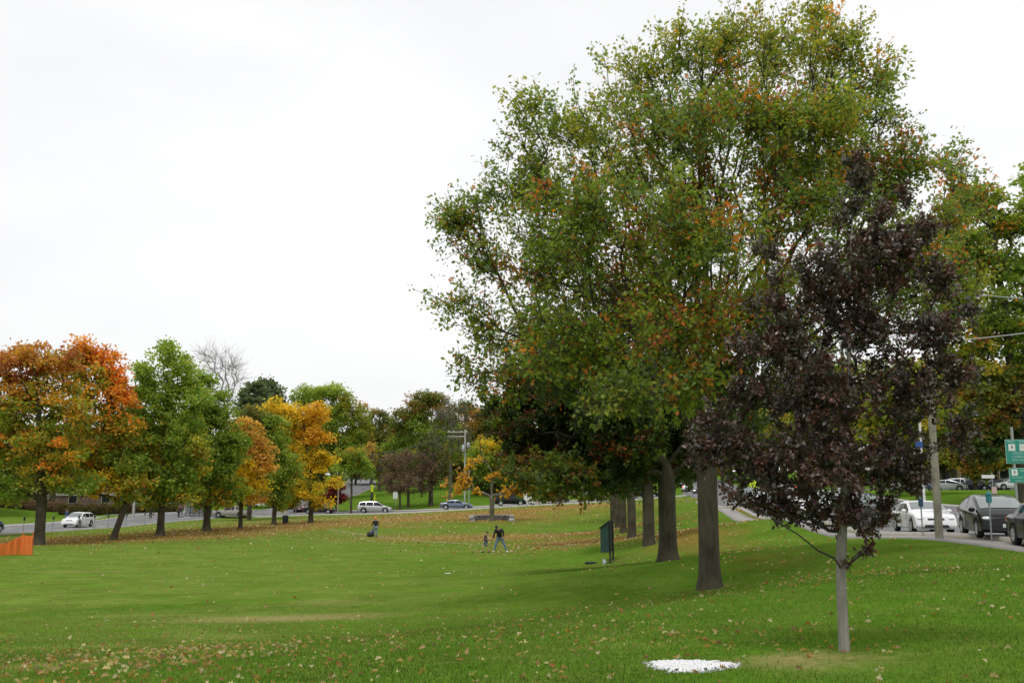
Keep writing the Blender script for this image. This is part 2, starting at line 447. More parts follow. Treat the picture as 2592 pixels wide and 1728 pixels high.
def kerb(name, line, off, w=.16, h=.16): S(name, strip_mesh(name, line, 0, h, off + w / 2, off - w / 2), kerbm)
kerb('kerb', LEFT_ROAD[:70], 6.3); kerb('kerb', LEFT_ROAD[:66], -6.3)
kerb('kerb', FAR_STREET[9:-3], -4.7); kerb('kerb', FAR_STREET[17:-2], 4.7)
kerb('kerb', RIGHT_ROAD[:63], 6.2); kerb('kerb', RIGHT_ROAD[:63], -6.2)
kerb('kerb', HILL_ROAD[10:], 4.3); kerb('kerb', HILL_ROAD[12:], -4.3)
def dashes(line, off, dz, on=3, gap=6, w=.15):
    n = 0; m = MB()
    seg = np.hypot(*np.diff(line, axis=0).T); cum = np.concatenate([[0], np.cumsum(seg)])
    s = 1.0
    while s + on < cum[-1]:
        qs = np.linspace(s, s + on, 3)
        x = np.interp(qs, cum, line[:, 0]); y = np.interp(qs, cum, line[:, 1])
        tx = np.gradient(x); ty = np.gradient(y); l = np.hypot(tx, ty); nx, ny = -ty / l, tx / l
        for i in range(2):
            pts = []
            for j, sd in ((i, -1), (i + 1, -1), (i + 1, 1), (i, 1)):
                px = x[j] + nx[j] * (off + sd * w / 2); py = y[j] + ny[j] * (off + sd * w / 2)
                pts.append((px, py, gz(px, py) + dz))
            m.quad(*pts)
        s += on + gap
    return m
S('lane_markings', dashes(LEFT_ROAD, -2.6, .036).mesh('lane'), paint)
S('lane_markings', dashes(LEFT_ROAD, 3.8, .036, 2.2, 6).mesh('lane'), paint)
S('lane_markings', dashes(RIGHT_ROAD, 3.6, .054, .6, 6, .12).mesh('lane'), paint)
yel = mat('yellow_paint', (.65, .42, .05), .7)
S('centre_line', dashes(RIGHT_ROAD, .1, .054, 40, .1, .12).mesh('cl'), yel)
S('centre_line', dashes(FAR_STREET, .0, .042, 20, .1, .12).mesh('cl'), yel)
S('stop_line', dashes(smooth_line([at(640,153)[:2], at(760,151.5)[:2]], 1), 0, .05, 7, 30, .4).mesh('sl'), paint)
# trodden path across the field
PATH = smooth_line([(XU(820,98,-2),100.5), (XU(960,93,-2),94), (XU(1140,84,-2),85), (XU(1290,79,-2),79.5)], 1)
sand = mat('trodden_earth', (.30, .27, .15), .95, noise=(3, .3))
S('trodden_path', strip_mesh('trodden_path', PATH, .17, .012, skirt=0), sand)
# ------------------------------------------------------------------ trees
OAKLEAF = np.array([(0,0),(.10,.03),(.16,.22),(.24,.10),(.33,.33),(.43,.13),(.56,.40),(.63,.15),(.80,.27),(.84,.09),(1,0),
                    (.84,-.09),(.80,-.27),(.63,-.15),(.56,-.40),(.43,-.13),(.33,-.33),(.24,-.10),(.16,-.22),(.10,-.03)])
OVAL = np.array([(0,0),(.25,.22),(.6,.27),(1,0),(.6,-.27),(.25,-.22)])
DIAM = np.array([(0,0),(.45,.42),(1,0),(.45,-.42)])
RAG = np.array([(0,0),(.2,.38),(.45,.2),(.72,.46),(1,.05),(.75,-.2),(.55,-.48),(.3,-.22)])
TEMPL = dict(oak=OAKLEAF, oval=OVAL, far=DIAM, rag=RAG)

def leaves_mesh(name, pos, direc, size, colr, kind, rng, curl=.25):
    T = TEMPL[kind]; n = len(pos); k = len(T)
    d = direc / np.maximum(np.linalg.norm(direc, axis=1), 1e-6)[:, None]
    up = rng.normal(size=(n, 3)) * .75; up[:, 2] += .75
    s = np.cross(up, d); s /= np.maximum(np.linalg.norm(s, axis=1), 1e-6)[:, None]
    nn = np.cross(d, s)
    x = T[:, 0]; y = T[:, 1]; z = curl * (np.abs(y) * 1.2 - x * x * .5)
    sz = size[:, None, None]
    V = pos[:, None] + sz * (x[None, :, None] * d[:, None] + y[None, :, None] * s[:, None] + z[None, :, None] * nn[:, None])
    f = np.arange(n * k)
    return np_mesh(name, V.reshape(-1, 3), f, np.full(n, k), color=np.repeat(colr, k, axis=0))

PAL = dict(
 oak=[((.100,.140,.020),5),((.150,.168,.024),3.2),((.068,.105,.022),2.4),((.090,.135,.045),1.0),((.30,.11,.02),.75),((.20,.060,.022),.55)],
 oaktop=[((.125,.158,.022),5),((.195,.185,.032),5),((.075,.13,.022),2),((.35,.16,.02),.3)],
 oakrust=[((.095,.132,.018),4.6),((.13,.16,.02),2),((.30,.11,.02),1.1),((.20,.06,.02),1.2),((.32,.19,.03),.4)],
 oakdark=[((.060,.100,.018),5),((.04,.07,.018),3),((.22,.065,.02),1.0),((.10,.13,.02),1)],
 mdark=[((.045,.080,.018),5),((.035,.055,.018),3),((.11,.045,.02),1.6),((.09,.11,.02),1.2)],
 mlight=[((.09,.13,.02),4),((.15,.16,.02),2),((.16,.08,.02),.7),((.06,.09,.02),2)],
 red=[((.62,.19,.03),3),((.58,.27,.04),3),((.36,.10,.03),1.5),((.30,.22,.03),1)],
 redgrey=[((.33,.14,.04),3),((.36,.20,.035),3),((.22,.17,.03),1.5),((.24,.07,.03),1.5)],
 orgreen=[((.20,.19,.025),3),((.36,.19,.025),2.2),((.12,.16,.02),3),((.42,.15,.02),.9)],
 olive=[((.16,.18,.025),3),((.11,.15,.02),3),((.26,.20,.025),1.6),((.30,.14,.02),.4)],
 green=[((.105,.16,.024),5),((.085,.13,.022),2),((.16,.19,.03),3.5),((.22,.20,.03),.6)],
 ltgreen=[((.15,.21,.035),5),((.20,.24,.04),3),((.10,.16,.025),2)],
 greenor=[((.105,.15,.024),4),((.085,.12,.02),2),((.40,.22,.03),1.6),((.22,.21,.03),1.6)],
 yellow=[((.74,.53,.03),5),((.78,.54,.05),2),((.45,.32,.03),2),((.25,.24,.03),1)],
 yelgreen=[((.40,.32,.03),3),((.20,.21,.025),3),((.55,.36,.025),2.4)],
 peach=[((.72,.43,.10),5),((.50,.25,.05),3),((.34,.24,.05),2)],
 brownred=[((.24,.15,.105),4),((.19,.13,.10),3),((.30,.18,.09),1)],
 crimson=[((.20,.03,.025),4),((.28,.05,.03),2),((.12,.04,.03),2)],
 pine=[((.075,.10,.06),5),((.10,.125,.075),3),((.055,.075,.05),2)],  # needle colours lightened: distance haze is put into the palette
 wood=[((.09,.12,.03),4),((.13,.13,.035),2),((.20,.13,.03),1),((.065,.085,.025),3)],
 rustgreen=[((.11,.13,.025),4),((.24,.13,.03),3),((.08,.11,.02),3)],
 amber=[((.72,.44,.03),5),((.62,.33,.03),2.5),((.42,.26,.03),1)],
 purple=[((.080,.044,.034),5),((.105,.042,.030),2.2),((.068,.060,.046),3.4),((.11,.036,.026),.7),((.085,.075,.040),.8)],
)
for _k in ('oak','oaktop','oakrust','oakdark','mdark','mlight','olive','green','ltgreen','greenor','orgreen','wood','rustgreen','yelgreen','redgrey','red','pine'):
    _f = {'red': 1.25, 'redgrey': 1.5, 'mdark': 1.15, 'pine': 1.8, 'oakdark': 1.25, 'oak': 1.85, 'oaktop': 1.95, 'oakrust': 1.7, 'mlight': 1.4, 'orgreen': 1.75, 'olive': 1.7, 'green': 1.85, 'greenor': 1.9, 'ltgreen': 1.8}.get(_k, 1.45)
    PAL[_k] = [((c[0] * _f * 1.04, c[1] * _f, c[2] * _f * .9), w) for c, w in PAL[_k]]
BARK = bark_mat('bark', (.045, .038, .026), (.105, .092, .064))
BARK2 = bark_mat('bark_olive', (.07, .065, .045), (.17, .16, .115), 2.0)
BARKP = bark_mat('bark_grey', (.22, .20, .18), (.42, .39, .35), 2.2)
BAREB = mat('bare_twigs', (.24, .225, .21), .9)
TWIG = mat('twig_grey', (.13, .11, .095), .9)
LEAF = leaf_mat('leaf', .55, .45, .3)
LEAFP = leaf_mat('leaf_glossy', .36, .16, .75)

def pick_colors(pal, n, rng):
    cs = np.array([c for c, w in PAL[pal]]); w = np.array([w for c, w in PAL[pal]], float); w /= w.sum()
    return cs, w

def tubes_mesh(name, chains, nside=7, first=None, twigmat=None):
    "chains: list of (path Nx3, radii N)"
    V = []; Fq = []; off = 0
    for ic, (path, rad) in enumerate(chains):
        ns = (first if (first and ic == 0) else nside) if rad[0] > .03 else 4
        t = np.gradient(path, axis=0); t /= np.maximum(np.linalg.norm(t, axis=1), 1e-9)[:, None]
        ref = np.where(np.abs(t[:, 2:3]) > .85, np.array([[1., 0, 0]]), np.array([[0, 0, 1.]]))
        a = np.cross(t, ref); a /= np.maximum(np.linalg.norm(a, axis=1), 1e-9)[:, None]; b = np.cross(t, a)
        # keep frames continuous
        for i in range(1, len(a)):
            a[i] = a[i - 1] - t[i] * np.dot(a[i - 1], t[i]); l = np.linalg.norm(a[i])
            if l < 1e-6: a[i] = np.array([1., 0, 0])
            else: a[i] /= l
        b = np.cross(t, a)
        ang = np.arange(ns) * (math.tau / ns)
        if ns >= 12:
            lob = 1 + .05 * np.cos(ang * 5 + 1) + .03 * np.cos(ang * 9)
        else: lob = np.ones(ns)
        ring = path[:, None] + rad[:, None, None] * lob[None, :, None] * (np.cos(ang)[None, :, None] * a[:, None] + np.sin(ang)[None, :, None] * b[:, None])
        m = len(path)
        V.append(ring.reshape(-1, 3))
        i = np.arange(m - 1)[:, None] * ns; k = np.arange(ns)[None]; k2 = (k + 1) % ns
        Fq.append((np.stack([i + k, i + k2, i + ns + k2, i + ns + k], -1).reshape(-1, 4) + off))
        off += m * ns
        if ic == 0: nfirst = (m - 1) * ns
    V = np.concatenate(V); Fq = np.concatenate(Fq)
    me = np_mesh(name, V, Fq.ravel(), np.full(len(Fq), 4), smooth=True)
    if twigmat is not None:
        me.materials.append(twigmat[0]); me.materials.append(twigmat[1]); mi = np.zeros(len(me.polygons), np.int32); mi[nfirst:] = 1; me.polygons.foreach_set('material_index', mi)
    return me

def make_tree(name, label, cat, base, R, blobs, clusters=120, leaves=60, lsize=.3, lkind='far', bark=None, leafm=None,
              fork=3.0, lean=(0, 0), cr=.7, tipr=.02, group=None, twigs=0, shell=.5, drop=.0, seed=1, nside=10, leader=.75,
              flare=1.5, bias=.35, bare=False, topxy=None, extra=(), twigm=None):
    """blobs: list of (cx,cy,cz, rx,ry,rz, palette, weight) in world metres; base: world point"""
    rng = np.random.default_rng(seed)
    base = np.array(base, float)
    B = []
    wsum = sum(b[7] for b in blobs)
    pts = []; pals = []
    for b in blobs:
        n = max(2, int(round(clusters * b[7] / wsum)))
        d = rng.normal(size=(n, 3)); d /= np.linalg.norm(d, axis=1)[:, None]
        r = rng.random(n) ** shell
        p = np.array(b[:3]) + d * r[:, None] * np.array(b[3:6])
        pts.append(p); pals += [b[6]] * n
    pts = np.concatenate(pts)
    ok = pts[:, 2] > base[2] + 1.0 if len(pts) > 4 else np.ones(len(pts), bool)
    pts = pts[ok]; pals = [p for p, o in zip(pals, ok) if o]
    cen = pts.mean(0)
    # trunk and leader
    top = np.array([cen[0] * .7 + base[0] * .3, cen[1] * .7 + base[1] * .3, base[2] + fork + (pts[:, 2].max() - base[2] - fork) * leader])
    if topxy is not None: top[:2] = topxy
    f0 = base + np.array([lean[0], lean[1], fork])
    n1 = max(3, int(fork / .5)); tr = []
    for i in range(n1 + 1):
        t = i / n1; tr.append(base + (f0 - base) * t)
    n2 = 8
    for i in range(1, n2 + 1):
        t = i / n2; tr.append(f0 + (top - f0) * t + rng.normal(size=3) * .06 * np.array([1, 1, 0]) * (t < 1) * fork / 3)
    tr = np.array(tr); tr[0, 2] -= .3
    nodes = [p for p in tr]; par = [-1] + list(range(len(tr) - 1))
    plen = [0.0]
    for i in range(1, len(tr)): plen.append(plen[-1] + np.linalg.norm(tr[i] - tr[i - 1]))
    cnt_nodes = len(tr)
    cap = 40000
    NA = np.zeros((cap, 3)); NA[:cnt_nodes] = tr; PL = np.zeros(cap); PL[:cnt_nodes] = plen
    PAR = np.full(cap, -1); PAR[:cnt_nodes] = par
    usable = np.zeros(cap, bool); usable[max(1, n1 - 1):cnt_nodes] = True
    chains = [list(range(cnt_nodes))]
    order = np.argsort(np.linalg.norm((pts - f0) * np.array([1, 1, .8]), axis=1))
    tip_node = {}
    for idx in order:
        p = pts[idx]
        dd = NA[:cnt_nodes] - p
        dist = np.linalg.norm(dd, axis=1)
        cost = dist + bias * PL[:cnt_nodes] + 1.3 * np.maximum(0, dd[:, 2])
        cost[~usable[:cnt_nodes]] = 1e9
        j = int(np.argmin(cost)); a = NA[j]
        L = dist[j]; ns = max(2, min(8, int(L / (.5 * cr + .15)) + 1))
        ch = [j]; prev = j
        # start out along the parent direction, then bend to the target
        pd = NA[j] - NA[PAR[j]] if PAR[j] >= 0 else np.array([0, 0, 1.]); pl = np.linalg.norm(pd); pd = pd / pl if pl > 0 else pd
        ctrl = a + pd * L * .3 + np.array([0, 0, .10 * L])
        for s in range(1, ns + 1):
            t = s / ns
            q = (1 - t) ** 2 * a + 2 * t * (1 - t) * ctrl + t * t * p
            if s < ns: q = q + rng.normal(size=3) * .03 * L / ns * 2
            NA[cnt_nodes] = q; PAR[cnt_nodes] = prev; PL[cnt_nodes] = PL[prev] + np.linalg.norm(q - NA[prev]); usable[cnt_nodes] = True
            prev = cnt_nodes; ch.append(prev); cnt_nodes += 1
        tip_node[idx] = prev; chains.append(ch)
    load = np.zeros(cnt_nodes); 
    for nd in tip_node.values(): load[nd] += 1
    load[len(tr) - 1] += .5
    for i in range(cnt_nodes - 1, 0, -1): load[PAR[i]] += load[i]
    rad = np.maximum(tipr, R * (load / load[0]) ** .48)
    ch_out = []
    for ci, ch in enumerate(chains):
        pth = NA[ch]; rr = rad[ch].copy()
        if ci == 0:
            hgt = pth[:, 2] - base[2]
            rr = rr * (1 + (flare - 1) * np.exp(-np.maximum(hgt, 0) / (.8 * R + .12)))
            # densify the trunk so the flare is round
            zz = np.concatenate([np.linspace(0, .25, 4), np.linspace(.3, 1, 12)[0:]])
            tt = np.linspace(0, 1, len(pth)); ti = np.unique(np.concatenate([tt, zz * (1.2 / max(1.2, hgt[-1]))]))
            pth = np.stack([np.interp(ti, tt, pth[:, k]) for k in range(3)], 1)
            hg = pth[:, 2] - base[2]
            rr = np.interp(ti, tt, rad[ch]) * (1 + (flare - 1) * np.exp(-np.maximum(hg, 0) / (.9 * R + .1)))
            ch_out.append((pth, rr))
        else:
            rr[0] = min(rr[0], rr[1] * 1.25)
            ch_out.append((pth, rr))
    root = thing(name, label, cat, tuple(base), 0, group)
    def local(chs): return [(p - base, r) for p, r in chs]
    # twigs + leaves
    tw = []; lp = []; ld = []; lc = []
    for idx, nd in tip_node.items():
        p = NA[nd]; out = p - cen; out /= max(np.linalg.norm(out), 1e-6)
        cs, w = pick_colors(pals[idx], 0, rng)
        c0 = rng.choice(len(cs), p=w)
        n = int(leaves * rng.uniform(.6, 1.4))
        if twigs:
            per = max(1, n // twigs)
            for k in range(twigs):
                dr = out * .5 + rng.normal(size=3) * .75 + np.array([0, 0, .25]); dr /= np.linalg.norm(dr)
                Lt = cr * rng.uniform(.5, 1.25)
                m0 = PAR[nd] if rng.random() < .5 else nd
                q0 = NA[m0]; q1 = q0 + dr * Lt * .5 + rng.normal(size=3) * .04; q2 = q0 + dr * Lt + np.array([0, 0, .05 - drop * Lt])
                if bare or k < 4: tw.append((np.array([q0, q1, q2]), np.array([tipr, tipr * .7, tipr * .35])))
                t = rng.random(per) ** .6
                pp = q0 + (q2 - q0) * t[:, None] + rng.normal(size=(per, 3)) * cr * .12
                lp.append(pp); dd = (q2 - q0) * .8 + rng.normal(size=(per, 3)) * Lt * .8 + np.array([0, 0, -.25 * Lt]); ld.append(dd)
                ci = np.where(rng.random(per) < .72, c0, rng.choice(len(cs), size=per, p=w)); lc.append(cs[ci])
        else:
            pp = p + rng.normal(size=(n, 3)) * cr * rng.uniform(.65, 1.1) * np.array([.44, .44, .26])
            lp.append(pp); ld.append((pp - p) + rng.normal(size=(n, 3)) * cr * .4 + np.array([0, 0, -.12]))
            ci = np.where(rng.random(n) < .65, c0, rng.choice(len(cs), size=n, p=w)); lc.append(cs[ci])
    link('trunk', tubes_mesh('trunk', local(ch_out + tw + list(extra)), nside=7, first=max(nside, 14), twigmat=(bark or BARK, twigm) if twigm else None), bark or BARK, root)
    if lp and not bare:
        lp = np.concatenate(lp) - base; ld = np.concatenate(ld); lc = np.concatenate(lc)
        lc = lc * rng.uniform(.78, 1.22, size=(len(lc), 1)) * rng.uniform(.92, 1.08, size=lc.shape)
        sz = lsize * rng.uniform(.6, 1.25, size=len(lp))
        link('crown', leaves_mesh('crown', lp, ld, sz, lc, lkind, rng), leafm or LEAF, root)
    return root

def pxblobs(d, items):
    "ellipsoids given by their bearing, elevation and angular size, at ground distance d"
    out = []
    for it in items:
        u, v, ru, rv, pal = it[:5]; off = it[5] if len(it) > 5 else 0; w = it[6] if len(it) > 6 else 1
        p = P(u, v, d + off); k = (d + off) / F
        rx = ru * k; rz = rv * k; ry = it[7] if len(it) > 7 else (rx + rz) / 2
        out.append((p[0], p[1], p[2], rx, ry, rz, pal, ru * rv * w))
    return out
# ------------------------------------------------------------------ the big red oak and the row behind it
b = at(1797, 30)
OAK = pxblobs(30, [
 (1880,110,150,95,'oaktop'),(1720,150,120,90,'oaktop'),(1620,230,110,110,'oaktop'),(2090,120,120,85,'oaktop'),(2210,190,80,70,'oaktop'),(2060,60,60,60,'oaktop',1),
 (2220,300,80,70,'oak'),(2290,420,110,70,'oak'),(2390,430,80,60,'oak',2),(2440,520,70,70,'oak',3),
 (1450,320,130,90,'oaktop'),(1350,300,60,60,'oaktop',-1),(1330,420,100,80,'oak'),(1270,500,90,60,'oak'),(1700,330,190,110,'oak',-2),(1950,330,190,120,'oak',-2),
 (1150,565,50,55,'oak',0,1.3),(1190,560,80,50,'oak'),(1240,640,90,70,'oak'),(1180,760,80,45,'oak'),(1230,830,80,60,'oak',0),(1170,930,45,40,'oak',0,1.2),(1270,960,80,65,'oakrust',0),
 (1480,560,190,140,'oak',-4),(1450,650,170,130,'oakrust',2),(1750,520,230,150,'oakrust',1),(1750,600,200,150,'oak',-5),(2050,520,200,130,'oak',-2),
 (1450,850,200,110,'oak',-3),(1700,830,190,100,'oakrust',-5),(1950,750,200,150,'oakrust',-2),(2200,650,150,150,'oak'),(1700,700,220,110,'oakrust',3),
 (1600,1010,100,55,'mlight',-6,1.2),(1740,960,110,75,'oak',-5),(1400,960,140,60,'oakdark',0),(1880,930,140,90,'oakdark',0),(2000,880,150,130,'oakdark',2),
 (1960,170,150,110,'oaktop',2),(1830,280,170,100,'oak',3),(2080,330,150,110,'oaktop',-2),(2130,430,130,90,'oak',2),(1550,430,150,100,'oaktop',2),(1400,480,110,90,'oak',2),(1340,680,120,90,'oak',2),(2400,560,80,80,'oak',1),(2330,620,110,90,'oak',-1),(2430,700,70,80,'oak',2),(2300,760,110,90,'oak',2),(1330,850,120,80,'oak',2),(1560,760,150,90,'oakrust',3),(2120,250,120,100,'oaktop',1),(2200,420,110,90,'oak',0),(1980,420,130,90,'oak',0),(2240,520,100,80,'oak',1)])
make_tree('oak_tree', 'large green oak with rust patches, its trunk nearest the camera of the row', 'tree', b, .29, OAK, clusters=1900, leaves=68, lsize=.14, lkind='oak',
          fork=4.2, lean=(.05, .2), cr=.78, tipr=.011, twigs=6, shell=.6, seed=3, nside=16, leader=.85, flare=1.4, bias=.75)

b = at(1692, 43)
T2 = pxblobs(43, [
 (1500,930,190,110,'mdark'),(1380,1000,130,90,'mdark'),(1340,1110,110,85,'mdark'),(1400,1190,120,55,'mlight',-2),(1500,1120,130,90,'mdark'),
 (1650,1020,170,110,'mdark'),(1600,1130,90,50,'oakdark',-2),(1820,1030,150,110,'mdark'),(1850,1130,70,50,'mdark',2),(1600,830,220,120,'mdark',2),(1300,1050,60,60,'mlight'),(1260,1030,50,50,'mdark'),(1420,1060,120,90,'mdark',1),(1560,1060,120,80,'mdark',-2),(1460,1150,110,60,'mdark',1),(1700,1130,110,60,'mdark',1),(1400,930,140,70,'mdark',2),(1320,1140,60,50,'mdark'),(1560,1195,90,35,'mdark',-1),(1640,1190,80,40,'mdark',3),(1740,1190,50,35,'mdark',3),(1480,1235,60,25,'mlight'),(1450,1215,60,35,'mlight',-2)])
make_tree('maple_tree', 'dark leaved maple forking low into thick limbs, second trunk of the row', 'tree', b, .36, T2, clusters=900, leaves=85, lsize=.155, lkind='rag',
          fork=3.7, cr=.7, tipr=.015, twigs=4, shell=.5, seed=5, nside=14, leader=.5, flare=1.4, bias=.5)
row = [(1643,60,.33,'maple_tree','maple with pale grey trunk, third trunk of the row behind the dark sign',3.6),(1600,75,.30,'maple_tree','maple throwing a low limb to the left, fourth trunk of the row',2.6),
       (1578,85,.27,'maple_tree','maple with dark trunk, fifth of the receding row',3),(1563,98,.26,'maple_tree','slim trunked maple, sixth of the receding row',3),(1551,112,.26,'maple_tree','farthest slim maple at the end of the receding row',3)]
for i, (u, d, R, nm, lb, fk) in enumerate(row):
    base = at(u, d)
    if i < 2:
        bl = [(1560,1060,130,70,'mdark'),(1660,1080,120,70,'mdark'),(1500,1170,70,40,'mlight'),(1600,1200,70,35,'mdark'),(1700,1195,70,35,'mdark'),(1540,1225,50,25,'mlight'),(1620,960,160,70,'mdark'),(1750,1090,80,60,'mdark')] if i == 0 else \
             [(1480,1140,80,50,'mlight'),(1420,1190,90,45,'mlight',-1),(1380,1235,60,30,'mlight',-1),(1600,1080,110,70,'mdark'),(1500,1235,60,25,'mlight'),(1530,1040,100,60,'mdark')]
        bl = pxblobs(d, bl); cl, lv = 300, 55
    else:
        bl = [(base.x - 2, d, base.z + 8, 4.5, 4, 3.2, 'mdark', 1), (base.x + 2, d + 1, base.z + 10, 4, 4, 3, 'mlight', 1)]; cl, lv = 110, 40
    make_tree(nm, lb, 'tree', base, R, bl, clusters=cl, leaves=lv, lsize=.26, lkind='far', fork=fk, cr=.9, tipr=.02, twigs=3, shell=.5, seed=20 + i, nside=12, flare=1.2, bias=.25,
              group='trees in the receding row')

# ------------------------------------------------------------------ young purple leaved tree close by
b = at(2138, 11.5)
PT = pxblobs(11.5, [
 (2290,640,60,55,'purple'),(2050,770,60,55,'purple'),(2150,780,100,75,'purple'),(2165,420,20,30,'purple',0,1.6),(2172,480,34,50,'purple',0,1.3),(2240,560,40,40,'purple'),(2290,520,30,35,'purple'),(1960,690,28,50,'purple',0,.8),(1925,640,12,40,'purple',0,.5),(2450,800,30,40,'purple'),(2470,990,30,16,'purple'),(2150,560,32,55,'purple'),(2200,620,80,50,'purple'),(2330,600,60,45,'purple'),(2260,700,110,70,'purple'),(2110,700,100,70,'purple',-.2),(2380,720,60,60,'purple'),
 (1945,790,50,45,'purple'),(2000,860,110,80,'purple'),(2200,850,150,90,'purple',.1),(2350,850,90,80,'purple'),(1915,900,65,50,'purple',-.1),(1900,1000,75,55,'purple'),(1830,1120,90,70,'purple'),
 (2080,1000,150,110,'purple',-.3),(2080,1000,150,110,'purple',.4),(2280,1000,120,100,'purple'),(2400,960,60,70,'purple'),(2420,1090,45,60,'purple'),(1810,1070,35,28,'purple'),(1780,1170,40,40,'purple'),
 (1930,1200,120,80,'purple'),(2080,1180,150,90,'purple',-.3),(2080,1190,140,90,'purple',.4),(2240,1170,110,90,'purple'),(2310,1190,50,50,'purple'),(2000,1290,90,45,'purple'),(2140,1300,90,60,'purple'),(2230,1290,50,40,'purple'),(2185,1385,30,30,'purple',0,.8),(1975,1320,25,18,'purple',0,.8),(1890,1270,60,30,'purple')])
make_tree('purple_plum_tree', 'slender young tree with dark purple leaves and a pale smooth trunk', 'tree', b, .056, PT, clusters=980, leaves=58, lsize=.056, lkind='oval',
          bark=BARKP, leafm=LEAFP, fork=.80, topxy=(P(2158, 470, 11.5)[0], 11.5), twigm=mat('dark_twig', (.045, .038, .034), .8),
          extra=[(np.array([P(2134, 1445, 11.48), P(2112, 1412, 11.4), P(2070, 1392, 11.3), P(2020, 1352, 11.2), P(1965, 1318, 11.1), P(1900, 1270, 11.0)]), np.array([.016, .0135, .011, .009, .007, .004])),
                 (np.array([P(2140, 1330, 11.5), P(2080, 1330, 11.45), P(2020, 1318, 11.4), P(1975, 1290, 11.3)]), np.array([.013, .010, .008, .005])),
                 (np.array([P(2144, 1440, 11.5), P(2160, 1410, 11.45), P(2190, 1385, 11.4), P(2215, 1375, 11.4)]), np.array([.012, .009, .006, .004]))], cr=.15, tipr=.0032, twigs=4, shell=.6, seed=8, nside=14, leader=.9, flare=1.12, bias=.12, drop=-.1)
# long bare shoots standing out of its crown are part of its branches
# ------------------------------------------------------------------ trees along the left road
def rowtree(u, d, R, nm, lb, items, cl=330, lv=66, ls=.26, fork=2.6, lean=(0, 0), seed=1, **k):
    return make_tree(nm, lb, 'tree', at(u, d), R, pxblobs(d, [(i_[0], i_[1], i_[2] * 1.14, i_[3] * 1.06) + tuple(i_[4:]) for i_ in items]), clusters=cl, leaves=lv, lsize=ls, lkind=k.pop('lkind', 'rag'), fork=fork, lean=lean, cr=k.pop('cr', .85), tipr=.02, twigs=0,
                     shell=.5, seed=seed, nside=12, flare=k.pop('flare', 1.45), bias=.5, group=k.pop('group', 'trees between the field and the left road'), **k)
rowtree(98, 78, .36, 'maple_tree', 'maple with rusty orange top and green skirt, leftmost trunk of the roadside row',
 [(60,900,75,40,'redgrey'),(20,960,60,60,'redgrey'),(120,930,70,60,'redgrey'),(60,1010,90,60,'orgreen'),(150,1030,60,60,'orgreen'),(80,1110,110,70,'orgreen'),(10,1130,60,80,'olive'),(150,1150,60,70,'orgreen'),
  (100,1210,90,50,'olive'),(30,1240,60,40,'green'),(190,1220,40,35,'green'),(-30,1050,50,80,'olive')], cl=340, fork=3.2, seed=31)
rowtree(-45, 88, .30, 'maple_tree', 'dark green tree cut off by the left edge of the picture', [(-20,1060,45,50,'green'),(0,1130,45,60,'green'),(-10,1210,50,50,'green'),(-70,1100,60,80,'green'),(10,1255,35,25,'olive')], cl=170, fork=3, seed=30)
rowtree(285, 84, .24, 'maple_tree', 'leaning maple with bright orange red top and green underside',
 [(235,900,45,45,'red'),(190,920,50,45,'orgreen'),(280,940,35,50,'red'),(240,970,70,50,'orgreen'),(300,1000,40,45,'red'),(220,1060,80,60,'orgreen'),(290,1080,55,50,'orgreen'),(230,1150,80,50,'orgreen'),
  (310,1160,45,50,'green'),(250,1220,70,40,'yelgreen'),(320,1230,50,40,'orgreen'),(340,1100,25,40,'orgreen'),(180,1130,40,60,'orgreen')], cl=340, fork=3.4, lean=(1.1, 0), seed=32)
rowtree(405, 88, .29, 'oak_tree', 'tall green oak with a few orange sprays low down, third trunk of the roadside row',
 [(420,895,50,35,'ltgreen'),(465,930,45,35,'ltgreen'),(355,925,30,22,'ltgreen'),(385,970,60,40,'ltgreen'),(430,990,60,40,'green'),(490,1000,50,45,'ltgreen'),(345,1010,40,40,'ltgreen'),(345,1180,40,50,'green'),(500,1130,40,60,'greenor'),(370,1060,60,60,'green'),(440,1090,70,70,'green'),(380,1160,65,50,'greenor'),
  (450,1200,65,50,'green'),(390,1245,55,35,'greenor'),(450,1255,50,25,'greenor'),(360,1110,40,40,'greenor')], cl=380, fork=3.2, seed=33, flare=1.6)
rowtree(522, 95, .30, 'oak_tree', 'broad green oak with flared dark trunk, fourth of the roadside row',
 [(510,970,40,30,'green'),(540,1030,50,45,'green'),(500,1080,60,60,'green'),(570,1110,40,50,'green'),(520,1160,70,50,'green'),(570,1190,45,50,'green'),(470,1215,50,45,'green'),(520,1255,70,28,'greenor'),(590,1130,35,40,'green'),(470,1090,40,50,'green'),(560,1050,35,35,'green'),(590,1240,30,30,'green')], cl=330, fork=3.0, seed=34, flare=1.8)
rowtree(608, 100, .19, 'maple_tree', 'slim maple with peach and amber leaves beside the green oak',
 [(630,1090,35,35,'peach'),(650,1140,40,35,'peach'),(600,1130,30,30,'peach'),(670,1180,25,30,'peach'),(620,1190,50,35,'yellow'),(590,1240,55,30,'yellow'),(640,1230,35,30,'yellow'),(660,1260,25,15,'peach'),(560,1250,30,25,'yelgreen')], cl=170, lv=56, fork=2.6, seed=35)
rowtree(693, 108, .22, 'oak_tree', 'dark green oak half hidden behind the yellow maple',
 [(650,1060,45,35,'wood'),(690,1100,45,50,'green'),(720,1180,40,50,'green'),(690,1220,35,45,'green'),(700,1260,30,25,'green'),(670,1150,35,40,'green')], cl=200, lv=66, fork=2.6, seed=36, flare=1.6)
